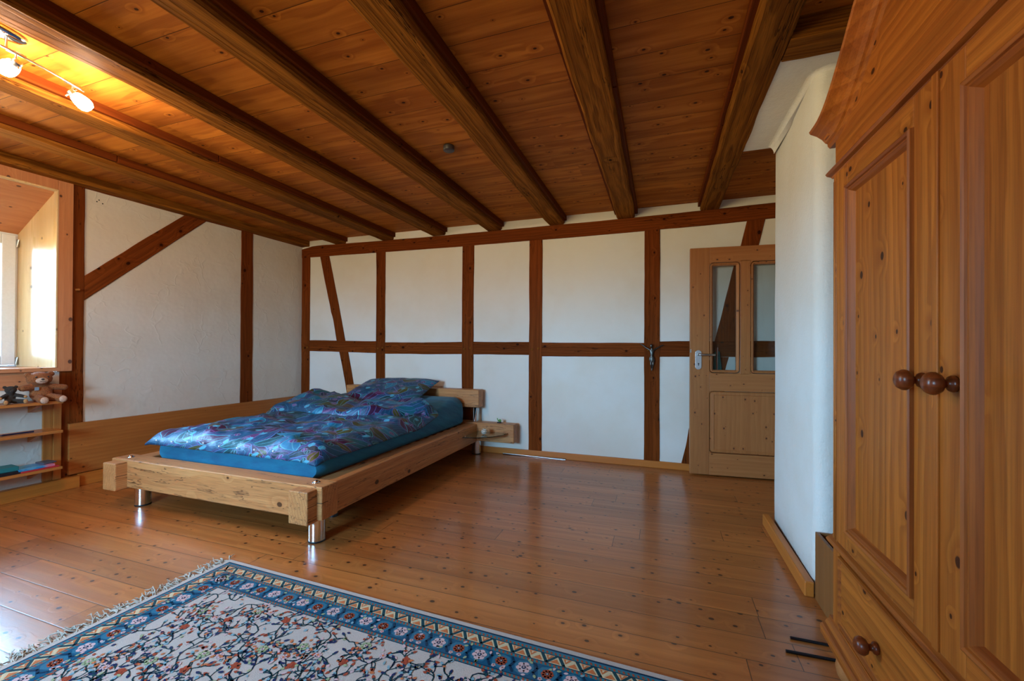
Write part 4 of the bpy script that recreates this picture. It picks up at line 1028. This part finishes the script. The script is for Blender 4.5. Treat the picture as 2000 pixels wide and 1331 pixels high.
# ------------------------------------------------------------------ rug
def rug():
    root = thing('rug', 'cream oriental rug with blue flower border and fringed ends on the floor', 'rug', (-2.112, 1.612, 0))
    root.rotation_euler = (0, 0, math.radians(-2.0))
    Lr, Wr = 2.33, 1.62
    def rm(name, c, k=.75):
        g = G(name); n_ = g.noise(g.obj(), 420, 2, .7); n2 = g.noise(g.obj(), 5, 3)
        g.bump(n_, .6, .003)
        cc = g.mix(g.ss(n_, .3, .75, 0., .35), c, (c[0]*.55, c[1]*.55, c[2]*.55, 1))
        return g.out(g.mix(g.ss(n2, .4, .7, 0., .06), cc, S(150, 140, 130)), .95, Specular_IOR_Level=.05, Sheen_Weight=.04)
    cols = dict(cream=S(194, 182, 172), blue=S(16, 82, 114), dblue=S(8, 46, 74), teal=S(50, 120, 128), red=S(168, 72, 44), orange=S(206, 116, 66), green=S(20, 66, 74),
                pink=S(214, 180, 180), lgreen=S(160, 172, 130), navy=S(30, 38, 84), lblue=S(130, 168, 180), sand=S(216, 200, 160), mblue=S(48, 110, 136))
    names = list(cols); mats = [rm('rug_'+k, v) for k, v in cols.items()]; I = {k: i for i, k in enumerate(names)}
    rnd = random.Random(5)
    m = MB()
    T0 = .011
    m.box(0, Lr, -Wr, 0, .0, T0, I['cream'])
    zl = [T0+.0004*(k+1) for k in range(6)]
    def poly(pts, c, l): m.add([(x, y, zl[l]) for x, y in pts], [list(range(len(pts)))], I[c])
    def band(d0, d1, c, l=0):      # rectangular frame between offsets d0 and d1 from the edge
        o_ = [(d0, -d0), (Lr-d0, -d0), (Lr-d0, -Wr+d0), (d0, -Wr+d0)]; i_ = [(d1, -d1), (Lr-d1, -d1), (Lr-d1, -Wr+d1), (d1, -Wr+d1)]
        for k in range(4): poly([o_[k], o_[(k+1) % 4], i_[(k+1) % 4], i_[k]], c, l)
    def along(d):                  # sides at offset d: start, direction, inward normal, length
        return [((d, -d), (1, 0), (0, -1), Lr-2*d), ((Lr-d, -d), (0, -1), (-1, 0), Wr-2*d), ((Lr-d, -Wr+d), (-1, 0), (0, 1), Lr-2*d), ((d, -Wr+d), (0, 1), (1, 0), Wr-2*d)]
    def at(sd_, u, v): return (sd_[0][0]+sd_[1][0]*u+sd_[2][0]*v, sd_[0][1]+sd_[1][1]*u+sd_[2][1]*v)
    band(.020, .027, 'dblue'); band(.027, .033, 'mblue'); band(.033, .046, 'teal'); band(.046, .050, 'dblue'); band(.050, .088, 'sand'); band(.088, .092, 'dblue')
    band(.092, .105, 'teal'); band(.105, .182, 'blue'); band(.182, .186, 'dblue'); band(.186, .198, 'teal'); band(.198, .202, 'dblue')
    for d, wdt in ((.0345, .010), (.0935, .010), (.1873, .0095)):
        for sd_ in along(d):
            n = int(sd_[3]/.016)
            for k in range(n):
                u = .008+k*.016; poly([at(sd_, u, 0), at(sd_, u+.007, 0), at(sd_, u+.011, wdt), at(sd_, u+.004, wdt)], 'red', 1)
    for sd_ in along(.050):        # zigzag band
        n = max(1, int(sd_[3]/.062)); st = sd_[3]/n
        for k in range(n):
            u = k*st; f = 1 if k % 2 == 0 else 0
            y0, y1 = (0, .038)
            a, b = (u, u+st*.5)
            poly([at(sd_, u, y0), at(sd_, u+.014, y0), at(sd_, u+st*.5+.007, y1), at(sd_, u+st*.5-.007, y1)], 'green', 1)
            poly([at(sd_, u+st*.5-.007, y1), at(sd_, u+st*.5+.007, y1), at(sd_, u+st+.004, y0), at(sd_, u+st-.008, y0)], 'green' if f else 'sand', 1)
            poly([at(sd_, u+.022, .003), at(sd_, u+st-.012, .003), at(sd_, u+st*.55, .026)], 'orange', 2)
            poly([at(sd_, u+.032, .006), at(sd_, u+st-.022, .006), at(sd_, u+st*.55, .018)], 'sand', 3)
            poly([at(sd_, u+st*.5+.012, .035), at(sd_, u+st*1.5-.016, .035), at(sd_, u+st, .014)] if u+st*1.5 < sd_[3] else [at(sd_, u+.03, .035), at(sd_, u+.04, .035), at(sd_, u+.035, .03)], 'orange', 2)
    def flower(c, r, petals, colp, cc, l, ph=0, core=None):
        for k in range(petals):
            a = 2*math.pi*k/petals+ph; px, py = c[0]+r*.62*math.cos(a), c[1]+r*.62*math.sin(a)
            poly([(px+r*.46*math.cos(t), py+r*.40*math.sin(t)) for t in [2*math.pi*i/8 for i in range(8)]], colp, l)
        poly([(c[0]+r*.5*math.cos(t), c[1]+r*.5*math.sin(t)) for t in [2*math.pi*i/9 for i in range(9)]], colp, min(5, l+1))
        poly([(c[0]+r*.32*math.cos(t), c[1]+r*.32*math.sin(t)) for t in [2*math.pi*i/8 for i in range(8)]], cc, min(5, l+2))
        if core: poly([(c[0]+r*.14*math.cos(t), c[1]+r*.14*math.sin(t)) for t in [2*math.pi*i/6 for i in range(6)]], core, min(5, l+3))
    def leaf(p, a, ln, wd_, c, l):
        ca, sa = math.cos(a), math.sin(a)
        poly([(p[0]+x*ca-y*sa, p[1]+x*sa+y*ca) for x, y in ((0, 0), (ln*.3, wd_*.5), (ln*.65, wd_*.45), (ln, 0), (ln*.65, -wd_*.45), (ln*.3, -wd_*.5))], c, l)
    def curve(pts, wd_, c, l):
        for (a, b) in zip(pts, pts[1:]):
            d = Vector((b[0]-a[0], b[1]-a[1])); L_ = max(1e-6, d.length); nx_, ny_ = -d.y/L_*wd_/2, d.x/L_*wd_/2; ex, ey = d.x/L_*wd_*.3, d.y/L_*wd_*.3
            poly([(a[0]-ex+nx_, a[1]-ey+ny_), (b[0]+ex+nx_, b[1]+ey+ny_), (b[0]+ex-nx_, b[1]+ey-ny_), (a[0]-ex-nx_, a[1]-ey-ny_)], c, l)
    for sd_ in along(.105):        # main flower border
        n = max(1, round(sd_[3]/.085)); st = sd_[3]/n
        for k in range(n):
            u = (k+.5)*st
            c = at(sd_, u, .038)
            poly([at(sd_, u+x, y) for x, y in ((-.036, .030), (-.026, .012), (0, .005), (.026, .012), (.036, .034), (.024, .064), (0, .072), (-.026, .062))], 'mblue', 0+1)
            curve([at(sd_, u+st*.5-.012, .006), at(sd_, u+st*.5+.002, .026), at(sd_, u+st*.5-.006, .048), at(sd_, u+st*.5+.010, .070)], .008, 'dblue', 2)
            if k % 2 == 0: flower(c, .026, 6, 'pink', 'dblue', 2, .3, 'pink')
            else:
                flower(c, .021, 8, 'red', 'green', 2, .1, 'pink')
                flower(at(sd_, u-.018, .066), .008, 5, 'pink', 'red', 2); flower(at(sd_, u+.016, .066), .008, 5, 'pink', 'red', 2)
            for q in range(4):
                p = at(sd_, u+rnd.uniform(-.5, .5)*st, rnd.choice((.012, .062))+rnd.uniform(-.006, .006))
                leaf(p, rnd.uniform(0, 6.28), .018, .010, rnd.choice(('lgreen', 'pink', 'lblue')), 3)
    # field: branching stems with buds, leaves and flowers
    x0, x1, y0, y1 = .215, Lr-.215, -Wr+.215, -.215
    inside = lambda p: x0-.006 < p[0] < x1+.006 and y0-.006 < p[1] < y1+.006
    def bud(p, a, k):
        if not inside(p): return
        leaf(p, a, .020, .011, ('red', 'navy', 'red', 'navy', 'lblue', 'pink')[k % 6], 2)
        leaf((p[0]-.004*math.cos(a), p[1]-.004*math.sin(a)), a, .009, .010, 'green', 3)
    def branch(p, a, ln, depth):
        pts = [p]; cv = rnd.choice((-1, 1))*rnd.uniform(8, 20)
        n = max(3, int(ln/.010))
        for i in range(n):
            a += cv*.010+rnd.uniform(-.25, .25); q = (pts[-1][0]+.010*math.cos(a), pts[-1][1]+.010*math.sin(a))
            if not inside(q): break
            pts.append(q)
            if depth and i % 2 == 1:
                s_ = 1 if (i//2) % 2 else -1
                branch(q, a+s_*rnd.uniform(.6, 1.1), rnd.uniform(.016, .034), depth-1)
        curve(pts, .0048 if depth else .0036, rnd.choice(('green', 'dblue', 'green')), 1)
        bud(pts[-1], a, rnd.randrange(6))
    nx_, ny_ = 23, 14
    for i in range(nx_):
        for j in range(ny_):
            cx_ = x0+(x1-x0)*(i+.5+.5*(j % 2)-.25)/nx_+rnd.uniform(-.02, .02); cy_ = y0+(y1-y0)*(j+.5)/ny_+rnd.uniform(-.02, .02)
            k = (i*2+j*3) % 7
            a = rnd.uniform(0, 6.28)
            branch((cx_, cy_), a, .085, 1); branch((cx_, cy_), a+rnd.uniform(2., 4.), .07, 1)
            if k == 0: flower((cx_, cy_), .017, 5, 'red', 'red', 3, a)
            elif k == 3:
                flower((cx_, cy_), .02, 6, 'lgreen', 'pink', 3, a, 'orange')
                for q in range(8):
                    t = 6.28*q/8; leaf((cx_+.034*math.cos(t), cy_+.030*math.sin(t)), t, .015, .010, 'red' if q % 2 else 'orange', 3)
            elif k == 5: flower((cx_, cy_), .014, 6, 'pink', 'orange', 3, a)
            for q in range(5):
                p = (cx_+rnd.uniform(-.055, .055), cy_+rnd.uniform(-.055, .055))
                if inside(p): leaf(p, rnd.uniform(0, 6.28), rnd.uniform(.012, .024), rnd.uniform(.007, .012), rnd.choice(('lgreen', 'lblue', 'lblue', 'red', 'orange', 'pink', 'navy')), 4)
    m.build('pile', mats, root, recalc=False)
    M_fr = rm('fringe_wool', S(196, 184, 168))
    for end, nm in ((0, 'left'), (1, 'right')):
        fm = MB(); xe = 0 if not end else Lr; sg = -1 if not end else 1
        for k in range(260):
            y = -Wr*(k+.5)/260+rnd.uniform(-.004, .004); ln = rnd.uniform(.055, .10)
            pts = [(xe-sg*.004, y, .008)]; a = rnd.uniform(-.5, .5)+.5*nz(y, 2, 3, 9)
            for i in range(1, 6):
                t = i/5; a += rnd.uniform(-.45, .45)
                p = pts[-1]; pts.append((p[0]+sg*ln/5*math.cos(a), p[1]+ln/5*math.sin(a), .0035+.010*abs(nz(y, t, k*.37, 7))*(1+t)+(.012 if rnd.random() < .1 else 0)))
            fm.tube(pts, [.0032, .0032, .003, .0028, .0024, .0016], 5)
        fo = fm.build('fringe', M_fr, root); fo['kind'] = 'stuff'
    for sx0, sx1 in ((-.012, 0), (Lr, Lr+.012)): MB().box(sx0, sx1, -Wr, 0, .001, .009).build('selvedge', M_fr, root, .002)
rug()
